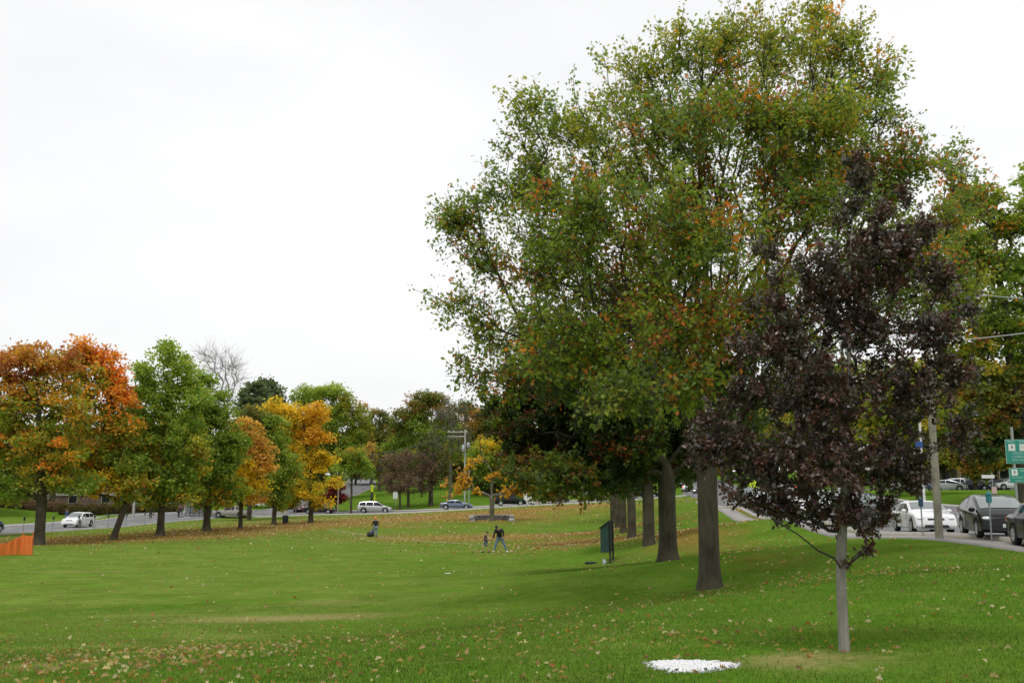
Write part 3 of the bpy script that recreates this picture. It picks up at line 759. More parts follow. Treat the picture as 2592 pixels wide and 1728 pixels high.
rowtree(786, 115, .26, 'maple_tree', 'bright golden yellow maple in layered sprays',
 [(700,1035,40,32,'yellow'),(700,1090,34,40,'yelgreen'),(840,1165,22,14,'yellow'),(690,1240,30,30,'yelgreen'),(840,1215,20,14,'yellow'),(810,1270,35,12,'yelgreen'),(720,1275,35,12,'yelgreen'),(760,1050,40,35,'yellow'),(800,1050,40,35,'amber'),(730,1080,45,30,'yellow'),(790,1095,45,30,'amber'),(820,1110,22,18,'amber'),(750,1140,50,22,'yellow'),(810,1160,35,25,'yellow'),
  (770,1180,55,30,'yellow'),(740,1230,45,30,'yelgreen'),(790,1245,40,25,'yelgreen'),(730,1265,30,18,'green')], cl=300, lv=70, ls=.27, fork=3.2, seed=37)

# small tree in the stone ring, nearly bare with orange tufts
def ring_tree():
    b = at(1245, 118)
    items = [(1180,1210,20,18,'amber',0,3),(1165,1235,22,16,'amber',0,4),(1200,1240,16,8,'amber',0,2),(1195,1175,14,20,'amber',0,1.5),(1215,1110,10,10,'orgreen',0,1),(1240,1215,10,8,'amber',0,1),(1265,1200,20,14,'amber',0,2),
             (1290,1190,24,12,'amber',0,2),(1275,1245,20,14,'amber',0,3),(1320,1225,34,14,'amber',0,3),(1345,1240,26,12,'amber',0,2.5),(1305,1215,20,8,'amber',0,1.5),(1150,1260,30,6,'peach',0,.3),(1225,1170,30,30,'peach',0,.2),(1160,1200,12,30,'peach',0,.5),(1130,1225,14,14,'peach',0,.5),(1300,1160,14,14,'peach',0,.5)]
    make_tree('small_maple', 'small spreading tree with orange tufts rising from the stone ring', 'tree', b, .27, pxblobs(118, items), clusters=110, leaves=30, lsize=.27, lkind='rag', bark=BARK2,
              fork=2.0, cr=.5, tipr=.045, twigs=4, shell=.5, seed=51, nside=12, leader=.35, flare=1.2, bias=.3)
ring_tree()

# ------------------------------------------------------------------ across the far street and beyond
def bg(u, d, R, nm, lb, items, cl=200, lv=75, ls=.36, fork=3, seed=1, **k):
    return make_tree(nm, lb, k.pop('cat', 'tree'), at(u, d), R, pxblobs(d, items), clusters=cl, leaves=lv, lsize=ls, lkind=k.pop('lkind', 'rag'), fork=fork, cr=k.pop('cr', 1.3), tipr=k.pop('tipr', .03), twigs=k.pop('twigs', 0),
                     shell=.5, seed=seed, nside=10, flare=1.3, bias=k.pop('bias', .45), group=k.pop('group', 'trees beyond the streets'), **k)
bg(840, 185, .5, 'deciduous_tree', 'tall broad olive green tree behind the golden maple',
 [(800,1000,50,30,'ltgreen'),(850,990,35,22,'ltgreen'),(770,1010,30,30,'ltgreen'),(880,1030,45,35,'olive'),(840,1060,70,50,'green'),(910,1080,35,45,'olive'),(880,1130,60,50,'green'),(800,1110,60,60,'green'),(930,1140,20,35,'olive'),(850,1170,50,30,'green')], cl=430, lv=75, seed=61)
bg(888, 152, .16, 'deciduous_tree', 'small fork trunked green tree on the lawn left of the silver minivan',
 [(870,1180,35,25,'ltgreen'),(910,1170,30,25,'ltgreen'),(890,1150,40,25,'olive'),(930,1190,20,18,'ltgreen'),(865,1210,22,12,'ltgreen')], cl=120, lv=45, ls=.28, fork=1.8, seed=62, cr=.8)
bg(1065, 195, .5, 'maple_tree', 'big rounded maple turning russet at the top behind the utility pole',
 [(1070,1020,40,28,'rustgreen'),(1100,1010,35,22,'rustgreen'),(1045,1045,45,30,'rustgreen'),(1120,1050,40,35,'rustgreen'),(1010,1075,30,30,'rustgreen'),(1080,1090,70,45,'green'),(1010,1130,40,45,'green'),(1120,1130,50,50,'green'),(1060,1160,70,45,'green')], cl=430, lv=75, seed=63)
bg(960, 215, .35, 'deciduous_tree', 'dull grey green tree in the gap of the skyline',
 [(950,1060,35,25,'wood'),(985,1080,30,25,'wood'),(940,1100,35,40,'wood'),(980,1130,35,40,'wood'),(960,1170,40,35,'wood')], cl=150, seed=64)
bg(1033, 162, .22, 'crabapple_tree', 'brownish purple twiggy tree with drooping low branches behind the minivan',
 [(1000,1175,45,30,'brownred'),(1050,1165,45,28,'brownred'),(1020,1205,60,30,'brownred'),(1080,1200,30,35,'brownred'),(990,1225,35,18,'brownred'),(1060,1235,40,14,'brownred')], cl=300, lv=26, ls=.2, fork=1.6, seed=65, cr=.9, twigs=5, bias=.1, tipr=.022)
bg(1012, 158, .17, 'crabapple_tree', 'low brown twiggy tree with a thin forked trunk right of the minivan',
 [(1000,1235,35,14,'brownred'),(1035,1220,30,20,'brownred'),(980,1215,25,15,'brownred')], cl=90, lv=22, ls=.2, fork=1.4, seed=66, cr=.8, twigs=4, bias=.1, tipr=.022)
bg(1090, 163, .36, 'deciduous_tree', 'thick trunked brownish tree left of the white utility pole',
 [(1090,1170,30,30,'brownred'),(1110,1200,30,28,'wood'),(1080,1130,30,30,'wood'),(1120,1150,22,30,'wood')], cl=110, lv=30, ls=.25, fork=4.2, seed=67, cr=.9, twigs=4)
bg(1140, 172, .25, 'bare_tree', 'tall grey nearly leafless tree left of the utility pole crossarms',
 [(1140,1050,40,45,'wood'),(1160,1110,35,40,'wood'),(1110,1110,30,45,'wood'),(1175,1060,20,50,'wood')], cl=160, lv=8, ls=.2, fork=6, seed=68, cr=1.6, twigs=6, bias=.05, tipr=.035, bark=BARK2)
bg(1245, 178, .3, 'deciduous_tree', 'yellow green tree standing behind the small stone ring tree',
 [(1250,1130,55,22,'yelgreen'),(1290,1150,45,28,'ltgreen'),(1220,1160,45,30,'ltgreen'),(1260,1190,65,30,'green'),(1320,1180,40,30,'olive')], cl=200, seed=69)
bg(1210, 200, .3, 'maple_tree', 'tall orange brown maple above the yellow green tree',
 [(1195,1060,28,30,'peach'),(1210,1100,35,30,'rustgreen'),(1180,1030,20,22,'wood'),(1240,1060,35,35,'wood'),(1200,1140,40,30,'rustgreen')], cl=150, seed=70)
bg(1345, 172, .3, 'deciduous_tree', 'olive and orange tree behind the white slanted board',
 [(1340,1140,45,35,'olive'),(1370,1180,45,35,'orgreen'),(1400,1210,45,25,'olive'),(1320,1190,30,30,'olive')], cl=170, seed=71)
bg(1300, 210, .35, 'deciduous_tree', 'dark green tree between the tall orange maple and the great oak',
 [(1270,1070,50,40,'green'),(1330,1090,50,45,'green'),(1290,1130,60,40,'wood')], cl=150, seed=72)
bg(850, 158, .12, 'crimson_shrub_tree', 'small round dark red ornamental tree by the uphill road', 
 [(845,1240,26,20,'crimson'),(860,1262,20,16,'crimson'),(832,1262,18,16,'crimson'),(848,1225,16,10,'crimson')], cl=110, lv=50, ls=.22, fork=1.0, seed=73, cr=.6, cat='ornamental tree')
bg(940, 166, .2, 'deciduous_tree', 'upright thin tree with tawny leaves behind the pole with yellow signs',
 [(935,1150,22,35,'peach'),(925,1190,22,25,'wood'),(950,1180,18,30,'rustgreen')], cl=90, lv=26, ls=.22, fork=3, seed=74, cr=.8, twigs=4, bias=.05)
bg(570, 160, .22, 'bare_tree', 'tall bare grey tree rising behind the green oaks',
 [(565,925,45,40,'wood'),(590,950,30,40,'wood'),(525,905,30,35,'wood'),(570,1000,35,30,'wood')], cl=120, lv=4, fork=12, seed=75, cr=2.6, twigs=6, bias=.5, tipr=.014, bare=True, bark=BAREB)
# two conifers: tiers of drooping boughs
def conifer(u, d, vtop, wpx, lb, seed, vbot=1180, rag=.5):
    b = at(u, d); top = P(u, vtop, d)[2]; H = top - b.z; W = wpx * d / F; rng = np.random.default_rng(seed)
    root = thing('pine_tree', lb, 'tree', tuple(b), 0, 'trees beyond the streets')
    ch = [(np.array([(0, 0, z) for z in np.linspace(-.3, H, 10)]), np.linspace(.32, .03, 10))]; br = []; lp = []; ld = []; lc = []
    cs, w = pick_colors('pine', 0, rng)
    z = H * .25
    while z < H - .3:
        t = (z - H * .25) / (H * .75); L0 = W * (1 - t) ** .75 * 1.0 + .5
        for k in range(7):
            a = rng.random() * math.tau; L = L0 * rng.uniform(1 - rag, 1.1)
            e = np.array([math.cos(a) * L, math.sin(a) * L, z + L * .12 + rng.normal() * .1]); s = np.array([0, 0, z])
            br.append((np.array([s, (s + e) / 2 + [0, 0, .1], e]), np.array([.06, .04, .015])))
            n = int(60 * L / W * 2) + 20; tt = rng.random(n) ** .7
            pp = s + (e - s) * tt[:, None] + rng.normal(size=(n, 3)) * np.array([.35, .35, .14]); lp.append(pp)
            ld.append((e - s)[None] * .4 + rng.normal(size=(n, 3)) * L * .25); lc.append(cs[rng.choice(len(cs), size=n, p=w)])
        z += H * .035 * rng.uniform(.8, 1.4)
    link('trunk', tubes_mesh('trunk', ch + br, 7, 10), BARK, root)
    lp = np.concatenate(lp); lc = np.concatenate(lc) * rng.uniform(.8, 1.2, size=(len(lp), 1))
    link('crown', leaves_mesh('crown', lp, np.concatenate(ld), .5 * rng.uniform(.6, 1.2, size=len(lp)), lc, 'far', rng), LEAF, root)
conifer(630, 140, 958, 92, 'grey green conifer with level boughs left of the pine with the round top', 81, rag=.35)
bg(680, 182, .3, 'pine_tree', 'dark round topped pine above the golden maple',
 [(680,975,28,18,'pine'),(700,990,22,15,'pine'),(660,990,22,14,'pine'),(685,1020,35,22,'pine'),(690,1050,30,25,'wood'),(710,1070,35,30,'wood')], cl=120, lv=60, ls=.5, fork=9, seed=82, lkind='far')
# trees across the right road
bg(2596, 74, .46, 'maple_tree', 'tall green tree behind the green direction signs at the right edge',
 [(2480,520,70,60,'oak'),(2560,560,70,80,'oak'),(2480,650,90,90,'oak'),(2590,700,90,100,'green'),(2500,800,110,90,'oak'),(2600,850,110,110,'green'),(2450,900,90,80,'olive'),(2560,980,110,80,'rustgreen'),(2450,1010,90,70,'rustgreen'),(2640,520,60,80,'ltgreen'),
  (2620,440,40,40,'ltgreen'),(2420,620,60,60,'oak'),(2400,760,70,80,'oak'),(2440,480,40,40,'oak'),(2500,1080,60,40,'rustgreen'),(2480,1120,80,40,'mdark'),(2400,1040,60,60,'olive'),(2560,1120,60,40,'mdark'),(2620,1060,80,60,'mdark')], cl=520, lv=60, ls=.30, fork=5.5, seed=91, cr=.9)
rt = [(2330,92,900,'olive','olive green tree behind the utility pole on the right'),(2420,150,1010,'rustgreen','russet and green tree in front of the tan building'),(2230,120,960,'green','green tree directly behind the purple tree'),
      (2060,125,940,'wood','dull green tree seen left of the purple tree stem'),(1930,150,1000,'mdark','dark green tree beyond the parked cars'),(1830,185,1060,'green','green tree at the bend of the right road'),(2520,160,950,'rustgreen','rust flecked tree beyond the car park'),
      (1740,215,1090,'green','small looking green tree where the right road disappears'),(2150,170,900,'green','tall green tree far behind the purple tree'),(1990,200,980,'wood','grey green tree far beyond the right road'),
      (2470,133,1105,'rustgreen','low crowned russet tree at the edge of the car park'),(2555,150,1080,'olive','low crowned olive tree behind the green signs'),
      (2390,160,1085,'mdark','dark leafy tree in front of the tan house'),(2280,150,1080,'mdark','dark leafy tree at the left end of the car park')]
for i, (u, d, vt, pal, lb) in enumerate(rt):
    g = at(u, d); H = P(u, vt, d)[2] - g.z; W = H * .42
    items = []
    rng = np.random.default_rng(200 + i)
    for k in range(8):
        a = rng.random() * math.tau; t = rng.uniform(.36, .88); rr = W * .62 * math.sin(math.pi * min(1, max(.15, 1.15 - t)))
        items.append((g.x + math.cos(a) * rr, g.y + math.sin(a) * rr, g.z + H * t, W * .45, W * .45, H * .13, pal if k % 3 else 'olive', 1))
    items.append((g.x, g.y, g.z + H * .9, W * .3, W * .3, H * .09, pal, .6))
    make_tree('deciduous_tree', lb, 'tree', g, .16 + H * .012, items, clusters=230, leaves=55, lsize=.40, lkind='rag', fork=H * .25, cr=1.25, tipr=.03, shell=.55, seed=300 + i, nside=10, flare=1.3, group='trees beyond the right road')

# far woods closing the view: individual crowns sharing three pieces of mesh
protos = []
for i, pal in enumerate(['wood', 'green', 'rustgreen', 'olive']):
    items = []; rng = np.random.default_rng(400 + i); H = 15.0; W = 6.0
    for k in range(9):
        a = rng.random() * math.tau; t = rng.uniform(.22, .85); rr = W * .6 * math.sin(math.pi * min(1, max(.2, 1.1 - t)))
        items.append((math.cos(a) * rr, math.sin(a) * rr, H * t, W * .5, W * .5, H * .14, pal if k % 3 else ['olive', 'wood', 'green', 'rustgreen'][i], 1))
    items.append((0, 0, H * .9, W * .3, W * .3, H * .1, pal, .5))
    protos.append(make_tree('woodland_tree', 'x', 'tree', (0, 0, 0), .25, items, clusters=190, leaves=55, lsize=.55, lkind='rag', fork=3, cr=1.5, tipr=.04, shell=.55, seed=500 + i, nside=8, flare=1.3, group='trees closing the far view'))
KIND = ['grey green', 'green', 'russet green', 'olive']
far = []
rng = np.random.default_rng(77)
for u, d, vt, k in [(-900,150,1020,0),(-700,165,1010,1),(-520,150,1030,2),(-380,170,1010,1),(-250,160,1000,3),(2800,170,920,1),(2950,150,940,0),(3150,160,950,2),(-120,150,1010,1),(-60,165,1040,0),(20,175,1060,2),(110,190,1070,1),(200,180,1075,0),(290,190,1065,1),(370,200,1060,3),(450,195,1050,1),(520,210,1040,0),(600,205,1060,1),(655,225,1085,0),(720,215,1060,1),(770,240,1075,0),(820,250,1060,1),
                    (900,270,1085,0),(940,262,1078,3),(985,275,1090,0),(1035,250,1070,2),(1100,240,1060,0),(1160,250,1065,1),(1130,215,1110,0),(1160,205,1140,2),(1060,235,1100,0),(990,228,1120,1),(1330,200,1140,1),(1215,240,1060,0),(1270,245,1045,1),(1330,235,1070,3),(1390,225,1060,0),(1450,235,1065,1),(1510,245,1060,0),(1570,235,1070,1),(1640,250,1080,3),
                    (1690,262,1085,0),(1760,270,1050,1),(1830,255,1040,2),(1900,245,1020,0),(1980,255,1000,1),(2060,240,990,0),(2140,230,980,2),(2220,240,960,1),(2300,225,960,0),(2380,235,970,1),(2460,220,960,3),(2540,225,960,0),(2640,200,900,1),(2700,150,850,2)]:
    far.append((u, d, vt, k))
WHERE = {}
for i, (u, d, vt, k) in enumerate(far):
    g = at(u, d); H = max(7, P(u, vt, d)[2] - g.z)
    r = protos[k] if not any(f[3] == k for f in far[:i]) else copy_tree(protos[k])
    s = H / 15.5
    r.location = g; r.scale = (s * rng.uniform(.95, 1.3), s * rng.uniform(.95, 1.3), s); r.rotation_euler = (0, 0, rng.random() * 6.28)
    side = 'beyond the left edge of the picture' if u < -100 else 'beyond the right edge of the picture' if u > 2650 else 'left of the picture behind the roadside row' if u < 640 else ('behind the broad olive tree' if u < 860 else ('on the skyline gap above the minivan' if u < 1000 else ('behind the russet topped maple' if u < 1180 else ('above the stone ring tree' if u < 1360 else ('behind the receding row of trunks' if u < 1700 else ('behind the purple tree' if u < 2320 else 'behind the car park on the right'))))))
    r['label'] = f'{KIND[k]} woodland tree far off {side}'
# ------------------------------------------------------------------ vehicles
GLASS = mat('car_glass', (.016, .018, .02), .08, spec=.28)
GLASSL = mat('windshield_glass', (.14, .17, .165), .08, spec=.9, coat=.5)
TYRE = mat('tyre', (.015, .015, .015), .85)
RIM = mat('rim', (.50, .51, .53), .35, .7)
BLACKP = mat('black_plastic', (.02, .02, .022), .6)
UNDER = mat('underbody', (.008, .008, .008), .9)
HEADL = mat('headlight_glass', (.75, .77, .78), .1, spec=.8, coat=.8)
TAILL = mat('tail_light', (.45, .015, .015), .2, coat=.6)
AMBER = mat('amber_lens', (.7, .25, .02), .2)
PLATE = mat('plate', (.7, .7, .68), .5)
HLIT = mat('headlight_lit', (.9, .9, .85), .2, emit=(1, .96, .85), es=4)
TLIT = mat('brake_light_lit', (.6, .02, .02), .2, emit=(1, .03, .04), es=3)
def carpaint(nm, c, metal=.35, rough=.28): return mat('paint_' + nm, c, rough, metal, coat=.8)
KINDS = dict(
 sedan=dict(L=4.75, W=1.8, top=[(-.5,.55),(-.495,.80),(-.47,.98),(-.34,1.03),(-.19,1.36),(-.07,1.43),(.06,1.41),(.22,1.06),(.27,.98),(.42,.86),(.475,.74),(.5,.45)], belt=[(-.5,.92),(.5,.86)], rb=-.33, r1=-.18, w1=.07, wb=.225, pil=[-.03]),
 hatch=dict(L=4.45, W=1.78, top=[(-.5,.55),(-.495,1.0),(-.47,1.14),(-.38,1.32),(-.22,1.47),(-.06,1.53),(.03,1.50),(.12,1.40),(.34,1.04),(.39,.96),(.45,.83),(.48,.70),(.5,.42)], belt=[(-.5,1.08),(-.2,1.0),(.5,.86)], rb=-.47, r1=-.24, w1=.02, wb=.345, pil=[-.08]),
 suv=dict(L=4.6, W=1.85, top=[(-.5,.6),(-.495,1.05),(-.47,1.2),(-.40,1.56),(-.31,1.65),(0,1.68),(.07,1.62),(.21,1.14),(.27,1.08),(.42,.98),(.475,.82),(.5,.5)], belt=[(-.5,1.10),(.5,.98)], rb=-.475, r1=-.38, w1=.065, wb=.215, pil=[-.22,.0]),
 minivan=dict(L=5.1, W=1.95, top=[(-.5,.6),(-.497,1.0),(-.475,1.2),(-.43,1.62),(-.35,1.72),(-.1,1.75),(.09,1.68),(.26,1.14),(.32,1.06),(.44,.88),(.48,.72),(.5,.45)], belt=[(-.5,1.08),(.5,.98)], rb=-.475, r1=-.41, w1=.10, wb=.26, pil=[-.24,-.03]),
 pickup=dict(L=5.5, W=1.92, top=[(-.5,.6),(-.497,1.08),(-.17,1.10),(-.165,1.14),(-.14,1.62),(-.10,1.72),(.05,1.72),(.08,1.66),(.18,1.18),(.23,1.12),(.43,1.02),(.48,.92),(.5,.55)], belt=[(-.5,1.07),(.5,1.02)], rb=-.164, r1=-.135, w1=.075, wb=.185, pil=[-.03]))
def make_car(name, kind, paint, loc, heading, label, cat='car', group=None, lit=None, rim=True, glass=None, plate=True):
    K = KINDS[kind]; L, W = K['L'], K['W']; tx, tz = zip(*K['top']); bx, bz = zip(*K['belt'])
    R = .33 if kind in ('sedan', 'hatch') else .37
    wx = [-.31 if kind != 'pickup' else -.29, .315]; SILL = .22 if kind in ('sedan', 'hatch') else .27
    H = max(tz)
    def top(x): return float(np.interp(x / L, tx, tz))
    def halfw(x):
        t = abs(x / L) * 2; return W / 2 * (1 - .035 * t ** 2 - .16 * max(0, t - .86) ** 1.3 / .14 ** .3 * 1.2)
    def sec(x):
        z = top(x); w = halfw(x); zb = min(float(np.interp(x / L, bx, bz)), z - .05)
        sill = SILL + (.12 if abs(x) > L * .47 else 0)
        for w0 in wx:
            dx = abs(x - w0 * L)
            if dx < R + .07: sill = max(sill, R + math.sqrt((R + .07) ** 2 - dx * dx))
        sill = min(sill, zb - .08)
        s = max(0, min(1, (z - zb) / (H - float(np.interp(x / L, bx, bz)))))
        we = w * .97 * (1 - s) + w * .78 * s
        zm = sill + (zb - sill) * .45
        ze = z - .05 if z - zb > .06 else z - .03
        return [(0, sill - .02 if sill < .4 else sill), (w * .93, sill), (w * .985, sill + .05), (w, zm), (w * .99, zb - .05), (w * .965, zb), (we, ze), (we * .94, z - .015), (we * .6, z + .01), (0, z + .02)]
    st = sorted(set([round(x, 3) for x in np.linspace(-L / 2, L / 2, 56)] + [round(x * L, 3) for x in tx] + [round(w0 * L + s * q, 3) for w0 in wx for s in (-1, 1) for q in (R + .07, R + .065, R + .04, R * .8, R * .4)]))
    V = []; Fc = []
    for x in st:
        h = sec(x); ring = [(x, y, z) for y, z in h] + [(x, -y, z) for y, z in h[-2:0:-1]]
        V += ring; nr = len(ring)
    for i in range(len(st) - 1):
        for k in range(nr): Fc.append((i * nr + k, (i + 1) * nr + k, (i + 1) * nr + (k + 1) % nr, i * nr + (k + 1) % nr))
    Fc.append(tuple(range(nr))); m0 = (len(st) - 1) * nr; Fc.append(tuple(range(m0 + nr - 1, m0 - 1, -1)))
    root = thing(name, label, cat, tuple(loc), heading, group)
    m = MB(); m.add(V, Fc); m.build('body', paint, root, smooth=True, angle=38)
    MB().box((0, 0, .42), (L * .86, W * .66, .34)).build('underbody', UNDER, root)
    # side windows
    xs_ = []; edges = sorted([K['rb'] * L + .22, *[p * L for p in K['pil']], K['wb'] * L - .12])
    for a, c in zip(edges[:-1], edges[1:]):
        for sd in (1, -1):
            g = MB(); q = np.linspace(a + .04, c - .04, 9); lo = []; hi = []
            for x in q:
                h = sec(x); (y0, z0), (y1, z1) = h[5], h[6]
                f0, f1 = .10, .88
                lo.append((x, sd * (y0 + (y1 - y0) * f0 + .006), z0 + (z1 - z0) * f0)); hi.append((x, sd * (y0 + (y1 - y0) * f1 + .006), z0 + (z1 - z0) * f1))
            ok = [i for i in range(9) if hi[i][2] - lo[i][2] > .05]
            if len(ok) < 2: continue
            lo = [lo[i] for i in ok]; hi = [hi[i] for i in ok]; n = len(lo)
            g.add(lo + hi, [((i, i + 1, n + i + 1, n + i) if sd < 0 else (i + 1, i, n + i, n + i + 1)) for i in range(n - 1)])
            g.build('side_window', glass or GLASS, root)
    def sheet(x0, x1, nm, mt, fr=.9):
        g = MB(); q = np.linspace(x0, x1, 7); cols = 7; pts = []
        for x in q:
            h = sec(x); we = h[6][0]; ys_ = [0, h[8][0], h[7][0]]; 
            for c in np.linspace(-fr, fr, cols):
                y = abs(c) * we; z = np.interp(y, [0, h[8][0], h[7][0], we], [h[9][1], h[8][1], h[7][1], h[6][1]])
                sg = 1 if x0 > 0 or x1 > .1 else -1
                pts.append((x + .012 * sg, math.copysign(y, c), z + .012))
        fs = [(i * cols + j, (i + 1) * cols + j, (i + 1) * cols + j + 1, i * cols + j + 1) for i in range(6) for j in range(cols - 1)]
        g.add(pts, fs); g.build(nm, mt, root, smooth=True)
    sheet(K['w1'] * L + .06, K['wb'] * L - .03, 'windshield', GLASSL)
    if kind != 'pickup': sheet(K['rb'] * L + .03, K['r1'] * L - .03, 'rear_window', glass or GLASS, .82)
    # wheels
    for w0 in wx:
        for sd in (1, -1):
            y = sd * (W / 2 - .115)
            wh = MB().lathe([(R * .62, -.1), (R * .93, -.105), (R, -.07), (R, .07), (R * .93, .105), (R * .62, .1)], (0, 0, 0), 'y', 22).build('wheel', TYRE, root, smooth=True, loc=(w0 * L, y, R))
            r = MB(); yy = sd * .09
            r.lathe([(R * .62, yy - .02), (R * .64, yy + .012 * sd), (R * .56, yy + .012 * sd), (R * .55, yy - .01)], (0, 0, 0), 'y', 20)
            for k in range(5):
                a = k * math.tau / 5; c, s = math.cos(a), math.sin(a)
                r.tube([(c * .04, yy + .01 * sd, s * .04), (c * R * .58, yy + .004 * sd, s * R * .58)], [.045, .035], 5)
            r.ball((0, yy + .01 * sd, 0), .05, 8, 5)
            r.build('rim', RIM, wh, smooth=True)
    # lamps, grille, bumper, mirrors, plate, door seams, handles
    zf = {'sedan': .68, 'hatch': .70, 'suv': .84, 'minivan': .76, 'pickup': .86}[kind]; zr = {'sedan': .82, 'hatch': .95, 'suv': 1.0, 'minivan': .98, 'pickup': .92}[kind]
    def face_x(z, sgn):
        q = np.linspace(.38, .5, 60) * sgn
        ok = [x for x in q if top(x * L) > z + .03]; return (max(ok, key=abs) if ok else sgn * .45) * L
    for sd in (1, -1):
        fx = face_x(zf, 1)
        MB().ball((fx - .12, sd * halfw(fx) * .76, zf), (.22, .20, .085), 12, 8, Matrix.Rotation(-sd * .5, 3, 'Z')).build('headlight', HLIT if lit in ('front', 'both') else HEADL, root, smooth=True)
        rx = -L / 2 + .03
        MB().box((rx + .05, sd * (halfw(rx) - .10), zr), (.16, .24, .16 if kind != 'suv' else .26), 0, .92, .03).build('tail_light', TLIT if lit in ('rear', 'both') else TAILL, root)
        mx = K['wb'] * L - .28
        MB().ball((mx, sd * (W / 2 + .07), zf + (.30 if kind in ('sedan', 'hatch') else .28)), (.07, .12, .085), 10, 6).build('side_mirror', paint, root, smooth=True)
        for p_ in K['pil'] + [K['rb'] + .12 if kind != 'pickup' else K['rb'] + .015, K['wb'] - .035]:
            x = p_ * L; h = sec(x)
            if h[1][1] > .45: continue
            MB().tube([(x, sd * (h[3][0] + .001), h[3][1] - .25), (x, sd * (h[3][0] + .001), h[3][1]), (x, sd * (h[4][0] + .001), h[4][1] + .02)], .006, 4).build('door_seam', BLACKP, root)
        hx = K['pil'][-1] * L + .12; h = sec(hx)
        MB().box((hx - .25, sd * (h[4][0] + .02), h[4][1] - .06), (.18, .03, .03), 0, 1, .01).build('door_handle', paint, root)
    fx = face_x(zf - .05, 1)
    MB().box((fx + .0, 0, zf - .06), (.07, W * .42, .12), 0, .9, .02).build('grille', BLACKP, root)
    MB().box((L / 2 - .04, 0, .34), (.10, W * .62, .13), 0, .9, .03).build('air_intake', BLACKP, root)
    MB().box((-L / 2 + .05, 0, .42), (.14, W * .86, .14), 0, .9, .04).build('rear_bumper', BLACKP if kind != 'sedan' else paint, root)
    if plate:
        MB().box((L / 2 + .02, 0, .46), (.02, .34, .13)).build('number_plate', PLATE, root)
        MB().box((-L / 2 - .025, 0, .72), (.02, .34, .13)).build('number_plate', PLATE, root)
    if kind == 'pickup':
        MB().box((-.335 * L, 0, 1.105), (L * .30, W * .84, .02)).build('bed_floor', UNDER, root)
    return root
def head(line, y):
    "heading of a road at distance y"
    i = int(np.argmin(np.abs(line[:, 1] - y))); i = max(1, min(len(line) - 2, i)); t = line[i + 1] - line[i - 1]; return math.atan2(t[1], t[0])
white = carpaint('white', (.78, .79, .80), 0, .3); silver = carpaint('silver', (.52, .53, .54), .6); black = mat('paint_black', (.007, .008, .009), .13, 0, spec=.32)
navy = carpaint('navy', (.02, .03, .10), .3); slate = carpaint('slate_blue', (.12, .15, .22), .5); charcoal = mat('paint_charcoal', (.020, .021, .025), .16, 0, spec=.4)
champagne = carpaint('champagne', (.30, .28, .25), .5); redp = carpaint('red', (.35, .02, .025), .1); maroon = carpaint('maroon', (.09, .015, .02), .2); whitegrey = carpaint('pearl', (.66, .66, .64), .2)
dkplum = mat('paint_dark_plum', (.022, .013, .02), .25, 0, spec=.4, coat=.2)
def road(u, d, dz=.045): return at(u, d, dz)
def xy(x, y, dz=.045): return Vector((x, y, gz(x, y) + dz))
H90 = math.pi / 2
make_car('hatchback_car', 'hatch', navy, road(-42, 96), H90, 'navy blue car cut off by the left edge of the picture')
make_car('crossover_car', 'suv', white, road(197, 118), -H90 - .05, 'white crossover driving towards the camera on the left road')
make_car('pickup_truck', 'pickup', champagne, road(587, 151), math.pi - .12, 'beige pickup truck crossing the junction behind the slim maple', 'pickup truck')
make_car('crossover_car', 'suv', white, road(665, 172), math.pi - .1, 'white crossover parked beyond the junction, right of the beige pickup')
make_car('sedan_car', 'sedan', silver, road(622, 180), -H90 + .6, 'pale sedan half hidden behind the beige pickup')
make_car('sedan_car', 'sedan', redp, road(735, 166), -H90 - .15, 'red car coming downhill with headlights on', lit='front')
make_car('hatchback_car', 'hatch', maroon, road(757, 160), -H90 + .2, 'dark maroon hatchback waiting beside the red car')
make_car('sedan_car', 'sedan', dkplum, road(808, 153), head(FAR_STREET, 154) * 0 - .03, 'black plum sedan driving behind the trunk of the yellow maple')
make_car('minivan_car', 'minivan', silver, road(949, 151), .02, 'silver minivan with dark windows driving along the far street', 'minivan')
make_car('sedan_car', 'sedan', slate, road(1155, 148.6), -.02, 'slate blue sedan on the far street left of the stone ring tree')
make_car('crossover_car', 'suv', black, road(1292, 148.5), .04, 'black crossover on the far street right of the stone ring tree')
make_car('sedan_car', 'sedan', charcoal, road(1400, 152), .1, 'charcoal sedan hidden by low leaves on the far street')
make_car('crossover_car', 'suv', silver, road(1540, 155), .3, 'silver crossover on the far street behind the trunk row', lit='rear')
make_car('sedan_car', 'sedan', black, road(1628, 158), .3, 'black sedan on the far street seen between the grey trunk and the dark one')
make_car('hatchback_car', 'hatch', white, road(808, 290), -H90, 'tiny white car far up the uphill road')
